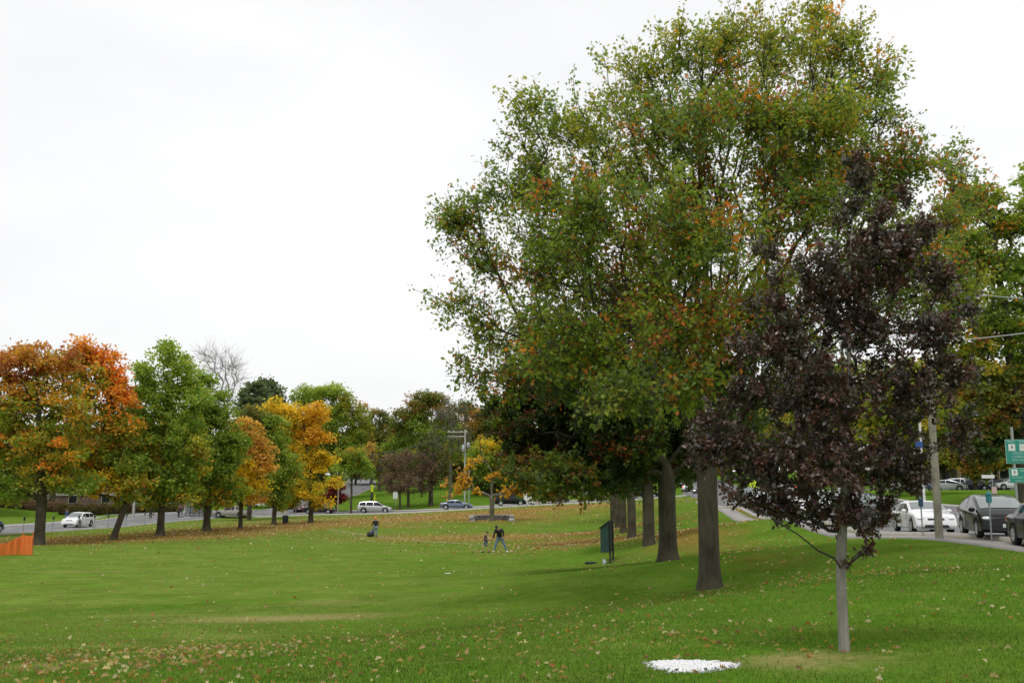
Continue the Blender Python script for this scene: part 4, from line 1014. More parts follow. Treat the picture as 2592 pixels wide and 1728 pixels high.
# right road
make_car('hatchback_car', 'hatch', black, xy(17.75, 37.6), -H90 - .24, 'glossy black hatchback parked nose on behind the parking meter')
make_car('sedan_car', 'sedan', charcoal, xy(16.75, 31.4), -H90 - .2, 'charcoal car cut off by the right edge of the picture')
make_car('sedan_car', 'sedan', white, xy(18.75, 46.6), -H90 - .14, 'white sedan parked behind the utility pole')
for i, (y, k, p_, lb) in enumerate([(55.5,'suv',charcoal,'charcoal crossover parked behind the purple leaves'),(62.5,'sedan',silver,'silver sedan parked behind the purple leaves'),(69,'hatch',white,'white hatchback parked left of the purple tree stem'),(75.5,'sedan',slate,'slate blue sedan in the line of parked cars'),
        (82,'suv',silver,'silver crossover in the line of parked cars'),(89,'sedan',white,'white sedan in the line of parked cars right of the oak trunk'),(96,'suv',black,'black crossover, last of the parked cars right of the oak trunk')]):
    hx = np.interp(y, RIGHT_ROAD[:, 1], RIGHT_ROAD[:, 0]) - 4.75
    make_car({'suv': 'crossover_car', 'sedan': 'sedan_car', 'hatch': 'hatchback_car'}[k], k, p_, xy(hx, y), head(RIGHT_ROAD, y) + math.pi, lb, group='cars parked along the right road')
make_car('sedan_car', 'sedan', silver, xy(np.interp(112, RIGHT_ROAD[:, 1], RIGHT_ROAD[:, 0]) + 1.8, 112), head(RIGHT_ROAD, 112), 'silver sedan braking in the right road with red lights', lit='rear')
make_car('sedan_car', 'sedan', maroon, xy(np.interp(84, RIGHT_ROAD[:, 1], RIGHT_ROAD[:, 0]) + 1.8, 84), head(RIGHT_ROAD, 84), 'maroon sedan driving away beyond the parked cars', lit='rear')
make_car('crossover_car', 'suv', charcoal, road(1767, 176), head(RIGHT_ROAD, 176) + math.pi, 'dark crossover approaching with a headlight on, left of the oak trunk', lit='front')
make_car('sedan_car', 'sedan', white, road(1737, 196), head(RIGHT_ROAD, 196), 'white sedan leaving at the bend beside the dark crossover', lit='rear')
for i, (u, k, p_, lb) in enumerate([(2300,'sedan',silver,'silver sedan in the car park left of the utility pole'),(2345,'sedan',slate,'slate blue sedan in the car park behind the utility pole'),(2405,'hatch',silver,'silver hatchback in the car park right of the utility pole'),
        (2440,'suv',white,'white crossover in the car park between two hatchbacks'),(2478,'hatch',charcoal,'charcoal hatchback nose out in the car park'),(2517,'sedan',charcoal,'dark sedan side on in the car park left of the sign post'),(2560,'suv',silver,'silver crossover in the car park under the green signs')]):
    make_car({'suv': 'crossover_car', 'sedan': 'sedan_car', 'hatch': 'hatchback_car'}[k], k, p_, road(u, 139 + (i % 2) * 2, .035), [.3, .2, -.6, -.9, -1.0, math.pi, math.pi][i], lb, group='cars in the car park')
# ------------------------------------------------------------------ street furniture and small things
WOODP = bark_mat('weathered_wood', (.20, .18, .14), (.40, .37, .30), 1.5)
STEEL = mat('galvanised_steel', (.34, .36, .36), .45, .6)
DKSTEEL = mat('dark_steel', (.05, .05, .05), .5, .3)
GREENM = mat('green_panel', (.018, .055, .045), .55, noise=(2, .2))
SIGNG = mat('sign_green', (.02, .24, .19), .45)
SIGNW = mat('sign_white', (.70, .72, .70), .5)
SIGNB = mat('sign_black', (.02, .02, .02), .5)
YG = mat('sign_yellow_green', (.62, .78, .02), .45)
ORNG = mat('orange_mesh', (.80, .19, .03), .6)
ORANGE = mat('orange_plastic', (.70, .13, .02), .5)
WHITEP = mat('white_plastic', (.75, .75, .74), .5)
STONE = mat('field_stone', (.17, .16, .155), .9, noise=(2, .35), bump=(6, .8))
STONE2 = mat('pale_stone', (.48, .48, .47), .9, noise=(2, .25), bump=(6, .8))
def text_mesh(txt, size, m, parent, loc, rot, name='lettering', align='CENTER', depth=.004):
    cu = bpy.data.curves.new('t', 'FONT'); cu.body = txt; cu.size = size; cu.align_x = align; cu.align_y = 'CENTER'; cu.extrude = depth; cu.resolution_u = 3
    o = bpy.data.objects.new('t', cu); col.objects.link(o)
    dg = bpy.context.evaluated_depsgraph_get(); me = bpy.data.meshes.new_from_object(o.evaluated_get(dg))
    bpy.data.objects.remove(o); me.materials.clear()
    q = link(name, me, m, parent, loc); q.rotation_euler = rot; return q

# green freestanding panel (seen almost edge on), on two posts
g = at(1541, 57)
t = thing('notice_board', 'dark green freestanding notice board on two posts in the field', 'notice board', tuple(g), -.0)
# board runs away from the viewer; its face looks left towards the field
fd = Vector((.20, .98, 0)).normalized(); sd = Vector((-fd.y, fd.x, 0))
def bp(a, s, z): return (fd.x * a + sd.x * s, fd.y * a + sd.y * s, z)
m = MB(); a0, a1 = -1.1, .9; z0, z1 = .62, 2.05
pts = [bp(a0, .32, z0), bp(a1, .32, z0), bp(a1, .32, z1 - .1), bp(a0, .32, z1 - .1), bp(a0, -.12, z0 + .0), bp(a1, -.12, z0), bp(a1, -.12, z1 + .22), bp(a0, -.12, z1 + .22)]
m.add(pts, [(0, 3, 2, 1), (4, 5, 6, 7), (0, 4, 7, 3), (1, 2, 6, 5), (0, 1, 5, 4), (3, 7, 6, 2)]); m.build('case', GREENM, t)
m = MB(); q = [bp(a0 - .08, .40, z1 - .16), bp(a1 + .08, .40, z1 - .16), bp(a1 + .08, -.17, z1 + .25), bp(a0 - .08, -.17, z1 + .25)]
m.add(q + [(x, y, z + .05) for x, y, z in q], [(0, 3, 2, 1), (4, 5, 6, 7), (0, 1, 5, 4), (1, 2, 6, 5), (2, 3, 7, 6), (3, 0, 4, 7)]); m.build('roof', DKSTEEL, t)
m = MB(); q = [bp(a0 + .12, .325, z0 + .1), bp(a1 - .12, .325, z0 + .1), bp(a1 - .12, .325, z1 - .22), bp(a0 + .12, .325, z1 - .22)]
m.add([(x + sd.x * .004, y + sd.y * .004, z) for x, y, z in q], [(0, 3, 2, 1)]); m.build('door_panel', mat('green_door', (.025, .075, .06), .4), t)
for a in (a0 + .25, a1 - .25):
    c = bp(a, -.18, 0); MB().box((c[0], c[1], 1.0), (.10, .10, 2.5), math.atan2(fd.y, fd.x), 1, .01).build('post', DKSTEEL, t)
b = at(1496, 57.5)
m = MB()
for k in range(6): m.ball((random.uniform(-.22, .22), random.uniform(-.12, .12), .06), (.16, .12, .07), 9, 6, Matrix.Rotation(random.random() * 3, 3, 'Z'))
o = m.build('duffel_bag', mat('dark_cloth', (.02, .025, .04), .8), smooth=True, loc=b); tag(o, 'dark bag lying on the grass left of the notice board', 'bag')
b = at(1530, 56.2)
m = MB().lathe([(.09, 0), (.10, .02), (.10, .20), (.07, .26), (.04, .30)], (0, 0, 0), 'z', 14)
t = thing('water_jug', 'small pale drinks jug standing under the notice board', 'jug', tuple(b)); m.build('jug_body', mat('pale_blue_plastic', (.45, .52, .56), .35), t, smooth=True)
MB().lathe([(.042, .295), (.042, .33)], n=10).build('lid', DKSTEEL, t); MB().tube([(.08, 0, .08), (.15, 0, .14), (.07, 0, .22)], .014, 6).build('handle', WHITEP, t)

# orange safety netting at left
bx = [(-40, 58), (17, 60.5), (53, 61), (80, 60.5)]
g0 = at(-40, 60); t = thing('safety_fence', 'sagging orange plastic netting between stakes at the left edge', 'fence', tuple(g0))
L_ = [at(u, d) for u, d in [(-120, 58), (-40, 60), (17, 61), (54, 61.5), (80, 61)]]; tops = [.85, .62, .66, 1.10, 1.04]
def fence_at(s):
    x = np.interp(s, range(5), [p.x for p in L_]); y = np.interp(s, range(5), [p.y for p in L_]); z = np.interp(s, range(5), [p.z for p in L_]); h = np.interp(s, range(5), tops)
    return x - g0.x, y - g0.y, z - g0.z, h
m = MB(); NS = 110
for i in range(NS + 1):
    x, y, z, h = fence_at(i / NS * 4); wob = .05 * math.sin(i * .5)
    m.box((x, y + wob, z + .04 + h / 2), (.022, .006, h))
for k in range(22):
    f = k / 21; wth = .05 if k in (0, 21) else .024
    pth = []
    for i in range(NS + 1):
        x, y, z, h = fence_at(i / NS * 4); pth.append((x, y + .05 * math.sin(i * .5) + .004, z + .05 + h * f))
    n0 = len(m.v)
    for p_ in pth: m.v += [(p_[0], p_[1], p_[2] - wth / 2), (p_[0], p_[1], p_[2] + wth / 2), (p_[0], p_[1] + .006, p_[2] + wth / 2), (p_[0], p_[1] + .006, p_[2] - wth / 2)]
    for i in range(NS):
        for j in range(4): m.f.append((n0 + i * 4 + j, n0 + i * 4 + 4 + j, n0 + i * 4 + 4 + (j + 1) % 4, n0 + i * 4 + (j + 1) % 4))
m.build('netting', ORNG, t)
for s in (0, 1, 3, 4):
    x, y, z, h = fence_at(s); MB().tube([(x, y + .04, z - .2), (x, y + .04, z + 1.38)], .022, 6).build('stake', ORANGE, t)

# litter bin
b = at(722, 112); t = thing('litter_bin', 'dark slatted litter bin on the leafy grass right of the dark oak', 'litter bin', tuple(b))
MB().lathe([(.29, 0), (.30, .05), (.31, .8), (.30, .84), (.25, .84), (.24, .5)], n=20).build('barrel', mat('bin_dark', (.025, .03, .03), .6), t, smooth=True, angle=50)
m = MB()
for k in range(20): a = k * math.tau / 20; m.box((.315 * math.cos(a), .315 * math.sin(a), .42), (.02, .05, .8), a)
m.build('slats', mat('bin_slat', (.04, .045, .045), .6), t)
MB().lathe([(.33, .80), (.33, .87), (.24, .90), (.22, .86)], n=20).build('rim', DKSTEEL, t)

# low semicircular dry stone ring
b = at(1245, 118); t = thing('stone_tree_ring', 'low curved dry stone wall round the foot of the small maple', 'stone wall', tuple(b))
rs = random.Random(4)
for nm, zz, mt in (('wall_stones', (0, 1, 2), STONE), ('cap_stones', (3,), STONE2)):
    m = MB()
    for c in zz:
        a = math.radians(-10) + rs.random() * .1
        while a < math.radians(190):
            w = rs.uniform(.30, .6); r = 2.35
            hh = .16 if c < 3 else .13
            x, y = r * math.cos(a), r * math.sin(a) * .8
            gzz = gz(b.x + x, b.y + y) - b.z
            if c < 3 or rs.random() < .97:
                m.box((x, y, gzz * .6 + .02 + c * .17 + hh / 2), (w * .96, rs.uniform(.36, .46), hh), a + H90 + rs.uniform(-.06, .06), rs.uniform(.88, .98), .05)
            a += w / r
    for sdx in (-1, 1):
        for c in range(5):
            m.box((sdx * 2.3, -.35 + rs.uniform(-.05, .05), gz(b.x + sdx * 2.3, b.y - .35) - b.z + c * .12 + .03), (.75 - c * .06, .5, .11), rs.uniform(-.1, .1), .93, .05)
    m.build(nm, mt, t)

# parking meters
def meter(loc, lb, group, h=1.2, colr=None):
    t = thing('parking_meter', lb, 'parking meter', tuple(loc), 0, group)
    MB().tube([(0, 0, -.1), (0, 0, h)], .028, 8).build('post', STEEL, t)
    m = MB(); m.box((0, 0, h + .14), (.17, .12, .26), 0, 1.05, .03); m.lathe([(.09, h + .26), (.085, h + .31), (.05, h + .36), (.01, h + .375)], n=12); m.build('meter_head', colr or mat('meter_dark', (.06, .055, .05), .5, .3), t, smooth=True, angle=45)
    MB().box((0, -.063, h + .27), (.10, .012, .06)).build('display_window', GLASS, t)
    MB().lathe([(.05, h - .03), (.05, h + .02)], n=10).build('collar', STEEL, t)
    return t
for i, (u, d) in enumerate([(70, 94), (143, 100), (211, 106), (244, 110), (273, 114), (330, 119), (380, 125), (429, 131), (469, 137)]):
    p = at(u, d); p.x = min(p.x, -45.0); p.z = gz(p.x, p.y)
    where = ['nearest the orange netting', 'between the leftmost maple and the white crossover', 'just right of the white crossover', 'second right of the white crossover', 'just left of the leaning trunk', 'right of the leaning trunk', 'just left of the third trunk', 'first right of the third trunk', 'just left of the flared trunk'][i]
    mt_ = meter(p, 'thin grey parking meter on the kerb ' + where, 'parking meters along the left road'); mt_.rotation_euler = (0, [.05, .04, 0, 0, 0, .03, 0, .02, 0][i], 0)
teal = mat('meter_teal', (.03, .22, .26), .45)
meter(at(2511, 34.3), 'teal topped parking meter in front of the black hatchback', 'parking meters along the right road', 1.35, teal)
meter(at(2336, 40.5), 'dark blue parking meter in front of the white sedan', 'parking meters along the right road', 1.18, mat('meter_blue', (.03, .08, .14), .45))
meter(at(2110, 52), 'parking meter half hidden by purple leaves', 'parking meters along the right road', 1.2)
meter(at(1940, 66), 'parking meter beside the sidewalk under the purple tree', 'parking meters along the right road', 1.2)
meter(at(1739, 118), 'slim parking meter where the grass ends left of the oak trunk', 'parking meters along the right road', 1.3)

# poles
def pole(name, lb, cat, loc, h, r0, r1, m, group=None):
    t = thing(name, lb, cat, tuple(loc), 0, group); MB().tube([(0, 0, -.3), (0, 0, h * .5), (0, 0, h)], [r0, (r0 + r1) / 2, r1], 14).build('pole', m, t, smooth=True); return t
PB = at(2378, 37.5)
t = pole('utility_pole', 'tall weathered wooden utility pole on the verge right of the purple tree', 'utility pole', PB, 11.2, .145, .11, WOODP)
MB().box((0, 0, 10.4), (2.2, .1, .12)).build('crossarm', WOODP, t)
for sx in (-.95, -.4, .4, .95): MB().lathe([(.03, 10.46), (.05, 10.5), (.03, 10.56), (.045, 10.6), (.02, 10.66)], (sx, 0, 0), n=8).build('insulator', mat('ceramic', (.4, .4, .42), .3), t)
MB().lathe([(.2, 7.9), (.22, 7.95), (.22, 8.7), (.15, 8.8)], (.32, 0, 0), n=14).build('transformer', STEEL, t, smooth=True, angle=40)
def cable(name, lb, a, b, sag, r, m, group='overhead cables'):
    a = Vector(a); b = Vector(b); pts = [(a.lerp(b, i / 24) + Vector((0, 0, -sag * 4 * (i / 24) * (1 - i / 24)))) - a for i in range(25)]
    o = MB().tube(pts, r, 5).build(name, m, loc=a); tag(o, lb, 'cable', group)
CAB = mat('cable_grey', (.55, .56, .58), .4); CABD = mat('cable_dark', (.05, .05, .05), .6)
hz = P(2378, 727, 37.5)[2]
cable('overhead_cable', 'upper pale cable running right from the utility pole', (PB.x + .1, PB.y, hz), (PB.x + 26, PB.y + 29, hz + 5.5), .4, .017, CAB)
hz2 = P(2378, 868, 37.5)[2]
cable('overhead_cable', 'lower pale cable sloping up to the right from the utility pole', (PB.x + .1, PB.y, hz2), (PB.x + 14, PB.y - 6, hz2 + 1.9), .35, .017, CAB)
cable('overhead_cable', 'dark cable from the utility pole back along the right road', (PB.x - .1, PB.y, 9.4), (24, 130, 11), 1.2, .02, CABD)
p2 = at(1176, 160)
t = pole('utility_pole', 'pale utility pole with crossarms and transformers beyond the far street', 'utility pole', p2, 12.0, .15, .11, mat('pale_pole', (.40, .40, .38), .8, noise=(1.5, .12)))
m = MB(); m.box((-1.2, 0, 11.6), (3.2, .12, .14)); m.box((-1.4, 0, 10.9), (3.0, .12, .14), .0); m.build('crossarm', mat('pale_wood', (.45, .43, .40), .8), t)
for k in range(3): MB().lathe([(.25, 9.0), (.28, 9.05), (.28, 9.8), (.18, 9.95)], (math.cos(k * 2.1) * .5, math.sin(k * 2.1) * .5, -.3 * k), n=12).build('transformer', STEEL, t, smooth=True, angle=40)
for sx in (-2.6, -1.8, -.6, .2): MB().lathe([(.04, 11.66), (.08, 11.72), (.04, 11.8), (.07, 11.86)], (sx, 0, 0), n=8).build('insulator', SIGNW, t)
MB().tube([(.3, 0, 10.2), (.9, 0, 9.0), (1.0, 0, 7.9)], .03, 6).build('down_lead', DKSTEEL, t)
p2b = at(1187, 161); pole('utility_pole', 'second thin pale pole close beside the pole with transformers', 'utility pole', p2b, 6.4, .09, .07, mat('pale_pole', (.5, .5, .48)))
p3 = at(855, 152); pole('utility_pole', 'thin weathered pole right of the red ornamental tree', 'utility pole', p3, 7.6, .12, .10, WOODP)
p4 = at(939, 158)
t = pole('utility_pole', 'dark wooden pole carrying yellow green signs above the minivan', 'utility pole', p4, 9, .17, .13, bark_mat('dark_pole', (.04, .035, .03), (.10, .09, .07)))
MB().box((.12, -.2, 3.5), (.42, .04, 1.1), 0, 1, .03).build('yellow_sign', YG, t)
MB().box((.55, -.1, 1.9), (.18, .5, 1.3), .2, 1, .03).build('folded_yellow_sign', YG, t)
for i, (a, b_, s) in enumerate([(p3 + Vector((0, 0, 7.4)), p4 + Vector((0, 0, 8.6)), .2), (p4 + Vector((0, 0, 8.6)), p2 + Vector((-1.8, 0, 11.4)), .5), (p4 + Vector((0, 0, 8.8)), p2 + Vector((-.6, 0, 11.7)), .4)]):
    cable('overhead_cable', ['dark wire between the thin weathered pole and the dark pole', 'lower dark wire from the dark pole to the pale pole', 'upper dark wire from the dark pole to the pale pole'][i], a, b_, s, .03, CABD)
# hanging signal above the minivan
sg = P(962, 1187, 150); t = thing('traffic_signal', 'dark traffic signal hanging in the air above the silver minivan', 'traffic light', (sg[0], sg[1], sg[2] - .25))
MB().box((0, 0, .25), (.9, .35, .42), 0, 1, .08).build('housing', DKSTEEL, t); MB().tube([(0, 0, .46), (0, 0, 2.0)], .03, 6).build('hanger', DKSTEEL, t)
for sx in (-.28, 0, .28): MB().lathe([(.11, -.20), (.12, -.26)], (sx, 0, .25), 'y', 12).build('lens', mat('dark_lens', (.05, .03, .02), .3), t)
cable('span_wire', 'thin span wire holding the hanging traffic signal', (p3.x, p3.y, p3.z + 7.5), (p2.x, p2.y, sg[2] + 3.6), .3, .02, CABD)

# signal lights beyond the oak trunk
for (u, v, d, mt_, lb) in [(1889, 1152, 120, mat('green_lit', (0, .6, .5), emit=(.1, 1, .85), es=5), 'traffic signal showing green behind the purple leaves')]:
    g = at(u, d); top = P(u, v, d)[2] - g.z
    t = pole('traffic_signal', lb, 'traffic light', g, top + .6, .09, .07, DKSTEEL)
    MB().box((0, -.2, top + .2), (.32, .28, 1.0), 0, 1, .04).build('housing', DKSTEEL, t)
    for k, mm in enumerate([mat('dark_lens', (.05, .03, .02)), mat('dark_lens', (.05, .03, .02)), mt_]): MB().lathe([(.12, -.36), (.11, -.39)], (0, 0, top + .6 - .3 * k), 'y', 12).build('lens', mm, t)

def sign_post(u, d, h, w, sh, m, lb, shape='rect', cat='road sign', name='road_sign', rz=0):
    g = at(u, d); t = thing(name, lb, cat, tuple(g), rz)
    MB().tube([(0, 0, -.1), (0, 0, h)], .03, 8).build('post', STEEL, t)
    mm = MB()
    if shape == 'rect': mm.box((0, -.045, h - sh / 2), (w, .02, sh), 0, 1, .0)
    else:
        c = h - sh / 2; q = [(0, c - sh / 2), (w / 2, c), (0, c + sh / 2), (-w / 2, c)]
        mm.add([(x, -.06, z) for x, z in q] + [(x, -.04, z) for x, z in q], [(0, 1, 2, 3), (7, 6, 5, 4), (0, 4, 5, 1), (1, 5, 6, 2), (2, 6, 7, 3), (3, 7, 4, 0)])
    mm.build('sign_panel', m, t); return t
sign_post(748, 154, 3.0, 1.0, 1.0, YG, 'yellow green diamond warning sign by the red car', 'diamond')
t = sign_post(1911, 84, 2.9, .9, .9, YG, 'yellow green diamond sign behind the purple leaves', 'diamond')
t = sign_post(1000, 153.5, 3.0, .62, 1.0, SIGNW, 'small white sign on a post behind the minivan bonnet')
MB().box((0, -.065, 2.5), (.10, .02, .9)).build('symbol', mat('grey_sym', (.3, .32, .3)), t)
sign_post(665, 140, 2.5, .12, .3, STEEL, 'bare thin post with a small plate at the junction corner')
t = sign_post(694, 138, 1.9, .14, .5, SIGNW, 'short thin post with pale plate behind the dark oak trunk')
g = at(2518, 60); t = thing('road_sign', 'thin post with small pale pink sign left of the green signs', 'road sign', tuple(g))
MB().tube([(0, 0, -.1), (0, 0, 2.55)], .03, 8).build('post', STEEL, t); MB().box((.06, -.045, 1.5), (.3, .02, .38)).build('pink_panel', mat('pink_panel', (.55, .38, .36), .5), t); MB().box((-.25, -.045, 2.3), (.75, .02, .2), 0, 1).build('arrow_panel', SIGNW, t)
g = at(2343, 58); hh = P(2343, 1068, 58)[2] - g.z
t = pole('lamp_post', 'white pole with small blue sign beside the purple leaves', 'lamp post', g, hh, .075, .06, WHITEP)
zb = P(2335, 1125, 58)[2] - g.z; MB().box((-.15, -.1, zb), (.42, .03, .36)).build('blue_sign', mat('blue_sign', (.02, .08, .30), .5), t)
MB().tube([(0, 0, hh), (-.3, 0, hh + .3), (-.9, 0, hh + .35)], .04, 6).build('arm', DKSTEEL, t); MB().ball((-1.0, 0, hh + .32), (.25, .12, .07), 10, 6).build('lamp', DKSTEEL, t)

# green direction signs
g = at(2577, 66); t = thing('direction_sign', 'two green route direction signs on a grey post at the right edge', 'road sign', tuple(g))
MB().box((0, .06, 2.6), (.14, .1, 5.4), 0, 1, .01).build('post', STEEL, t)
k_ = 66 / F
def panel(u0, v0, u1, v1, nm):
    x0 = P(u0, v0, 66)[0] - g.x; x1 = P(u1, v0, 66)[0] - g.x; z1 = P(u0, v0, 66)[2] - g.z; z0 = P(u0, v1, 66)[2] - g.z
    MB().box(((x0 + x1) / 2, -.01, (z0 + z1) / 2), (x1 - x0, .03, z1 - z0), 0, 1).build(nm + '_border', mat('sign_border', (.30, .50, .42), .5), t)
    MB().box(((x0 + x1) / 2, -.03, (z0 + z1) / 2), (x1 - x0 - .08, .03, z1 - z0 - .08), 0, 1).build(nm, SIGNG, t)
    return x0, x1, z0, z1
x0, x1, z0, z1 = panel(2543, 1112, 2614, 1173, 'upper_sign')
W_ = x1 - x0; H_ = z1 - z0; rr = (H90, 0, 0); yl = -.050
LT = mat('sign_letter', (.38, .62, .56), .5)
text_mesh('WEST', .19, LT, t, (x0 + W_ * .20, yl, z1 - .16), rr); text_mesh('NORTH', .19, LT, t, (x0 + W_ * .66, yl, z1 - .16), rr)
MB().box((x0 + W_ * .22, -.052, z1 - .52), (.44, .012, .44)).build('route_shield', SIGNW, t); text_mesh('9', .32, SIGNB, t, (x0 + W_ * .22, -.062, z1 - .52), rr)
MB().box((x0 + W_ * .66, -.052, z1 - .52), (.60, .012, .44)).build('route_shield', SIGNW, t); text_mesh('116', .30, SIGNB, t, (x0 + W_ * .66, -.062, z1 - .52), rr)
text_mesh('HADLEY', .21, LT, t, (x0 + W_ * .46, yl, z1 - .89), rr); text_mesh('S DEERFIELD', .21, LT, t, (x0 + W_ * .5, yl, z1 - 1.12), rr); text_mesh('NEXT RIGHT', .19, LT, t, (x0 + W_ * .5, yl, z1 - 1.34), rr)
x0, x1, z0, z1 = panel(2553, 1184, 2612, 1222, 'lower_sign'); W_ = x1 - x0
MB().box((x0 + .34, -.052, z1 - .29), (.40, .012, .40)).build('route_shield', SIGNW, t); text_mesh('9', .29, SIGNB, t, (x0 + .34, -.062, z1 - .29), rr)
text_mesh('EAST', .22, LT, t, (x0 + W_ * .64, yl, z1 - .18), rr); text_mesh('BELCHERTOWN', .165, LT, t, (x0 + W_ * .5, yl, z1 - .62), rr); text_mesh('NEXT LEFT', .16, LT, t, (x0 + W_ * .5, yl, z1 - .84), rr)

# white board standing on a slanted base, orange skip
g = at(1330, 158.5); t = thing('white_panel_stand', 'tall white panel on a slanted white base right of the black crossover', 'white panel', tuple(g))
hh = P(1330, 1236, 158.5)[2] - g.z
MB().box((-.0, 0, hh / 2), (.55, .35, hh), 0, .85, .02).build('panel', WHITEP, t)
m = MB(); q = [(.25, 0), (1.6, 0), (1.05, 1.0), (.25, .8)]
m.add([(x, -.3, z) for x, z in q] + [(x, .5, z) for x, z in q], [(0, 1, 2, 3), (7, 6, 5, 4), (0, 4, 5, 1), (1, 5, 6, 2), (2, 6, 7, 3), (3, 7, 4, 0)]); m.build('slanted_base', WHITEP, t)
g = at(1365, 157); t = thing('orange_skip', 'orange metal skip standing at the far kerb beside the white base', 'skip', tuple(g))
m = MB(); m.box((0, 0, .62), (1.0, .9, 1.05), 0, 1.12, .03); m.build('tub', ORANGE, t); MB().box((0, 0, 1.17), (1.2, 1.1, .07), 0, 1).build('rim', ORANGE, t)
for sx in (-.4, .4): MB().box((sx, 0, .05), (.12, .9, .12)).build('skid', DKSTEEL, t)
g = at(1512, 158); t = thing('road_work_sign', 'orange roadworks sign above the silver crossover', 'road sign', tuple(g))
MB().tube([(0, 0, 0), (0, 0, 2.4)], .04, 6).build('post', STEEL, t); m = MB(); c = 2.3; q = [(0, c - .55), (.55, c), (0, c + .55), (-.55, c)]
m.add([(x, -.07, z) for x, z in q] + [(x, -.04, z) for x, z in q], [(0, 1, 2, 3), (7, 6, 5, 4), (0, 4, 5, 1), (1, 5, 6, 2), (2, 6, 7, 3), (3, 7, 4, 0)]); m.build('panel', ORANGE, t)

# buildings
BRICK = mat('brick', (.13, .085, .07), .9, noise=(1.5, .25)); TAN = mat('tan_render', (.36, .27, .15), .9, noise=(.6, .12)); ROOF = mat('roof_grey', (.16, .155, .15), .9, noise=(1, .15)); BAND = mat('grey_band', (.33, .31, .28), .9)
def building(name, lb, u, d, w, dep, h, wall, roofm, rz=0, flat=True, nwin=6, storeys=1, trim=SIGNW):
    g = at(u, d); t = thing(name, lb, 'building', (g.x, g.y, g.z - .3), rz)
    MB().box((0, 0, h / 2), (w, dep, h)).build('wall', wall, t)
    if flat:
        MB().box((0, 0, h + .15), (w + .6, dep + .6, .3)).build('roof', roofm, t)
    else:
        m = MB(); r = h + dep * .28; e = .5
        q = [(-w / 2 - e, -dep / 2 - e, h), (w / 2 + e, -dep / 2 - e, h), (w / 2 + e, dep / 2 + e, h), (-w / 2 - e, dep / 2 + e, h), (-w / 2 - e, 0, r), (w / 2 + e, 0, r)]
        m.add(q, [(0, 1, 5, 4), (2, 3, 4, 5), (0, 4, 3), (1, 2, 5), (3, 2, 1, 0)]); rf = m.build('roof', roofm, t)
        MB().box((w * .25, 0, r), (.7, .7, 1.6)).build('chimney', BRICK, rf)
    for s in range(storeys):
        for k in range(nwin):
            x = -w / 2 + w * (k + .5) / nwin; z = h / storeys * (s + .55)
            f = MB().box((x, -dep / 2 - .03, z), (1.5, .1, 1.5)).build('window', trim, t)
            MB().box((x, -dep / 2 - .085, z), (1.3, .02, 1.3)).build('pane', GLASS, f)
    dx = MB().box((w * .03, -dep / 2 - .04, 1.25), (1.2, .1, 2.3)).build('door', mat('door_brown', (.08, .05, .035), .5), t)
    MB().ball((w * .03 + .45, -dep / 2 - .12, 1.2), .05, 8, 6).build('handle', STEEL, dx)
    return t
t = building('low_brick_building', 'low brick building with grey band behind the left road', 330, 178, 22, 9, 3.6, BRICK, BAND, .05, nwin=4, trim=BAND)
MB().box((0, -4.62, 2.9), (22.2, .12, .7)).build('wall_band', BAND, t)
building('shop_building', 'grey roofed building glimpsed behind the leftmost maple', 60, 190, 16, 10, 3.6, mat('beige_wall', (.35, .30, .24), .9, noise=(1, .1)), ROOF, -.1, False, 4)
building('tan_building', 'tan walled building behind the car park on the right', 2450, 172, 17, 10, 6.2, TAN, ROOF, .1, False, 5, 2)
building('tan_house', 'tan house half hidden behind the utility pole', 2330, 165, 9, 8, 5.2, mat('tan_render', (.5, .38, .2)), ROOF, -.15, False, 3, 2)
building('white_house', 'white house hidden by leaves behind the receding trunks', 1450, 190, 12, 8, 4.5, mat('white_siding', (.6, .6, .58), .8, noise=(3, .08)), ROOF, .1, False, 4)
building('roadside_house', 'house on the slope behind the golden maple', 640, 215, 12, 9, 5.5, mat('white_siding', (.6, .6, .58)), ROOF, -.2, False, 4, 2)
# bus shelter
g = at(497, 152); t = thing('bus_shelter', 'glass bus shelter with dark frame across the left road', 'bus shelter', tuple(g), -.1)
MB().box((0, 0, 2.45), (4.2, 1.6, .12), 0, 1, .03).build('roof', mat('shelter_roof', (.12, .10, .09), .5), t)
for x in (-2.0, -.7, .7, 2.0):
    for y in (-.7, .7): MB().box((x, y, 1.2), (.09, .09, 2.4)).build('post', DKSTEEL, t)
for x in (-1.35, 0, 1.35): MB().box((x, .72, 1.3), (1.2, .02, 2.0)).build('glass_panel', mat('shelter_glass', (.35, .38, .40), .15), t)
MB().box((0, .35, .48), (2.6, .35, .06)).build('bench', WOODP, t)
MB().box((-1.4, -.6, 1.35), (.05, .9, 1.7)).build('poster_panel', SIGNW, t)
g = at(337, 144); hh = P(337, 1235, 144)[2] - g.z; pole('lamp_post', 'thick pale lamp post on the grass across the left road', 'lamp post', g, hh + 2, .19, .11, mat('pale_pole', (.5, .5, .48)))
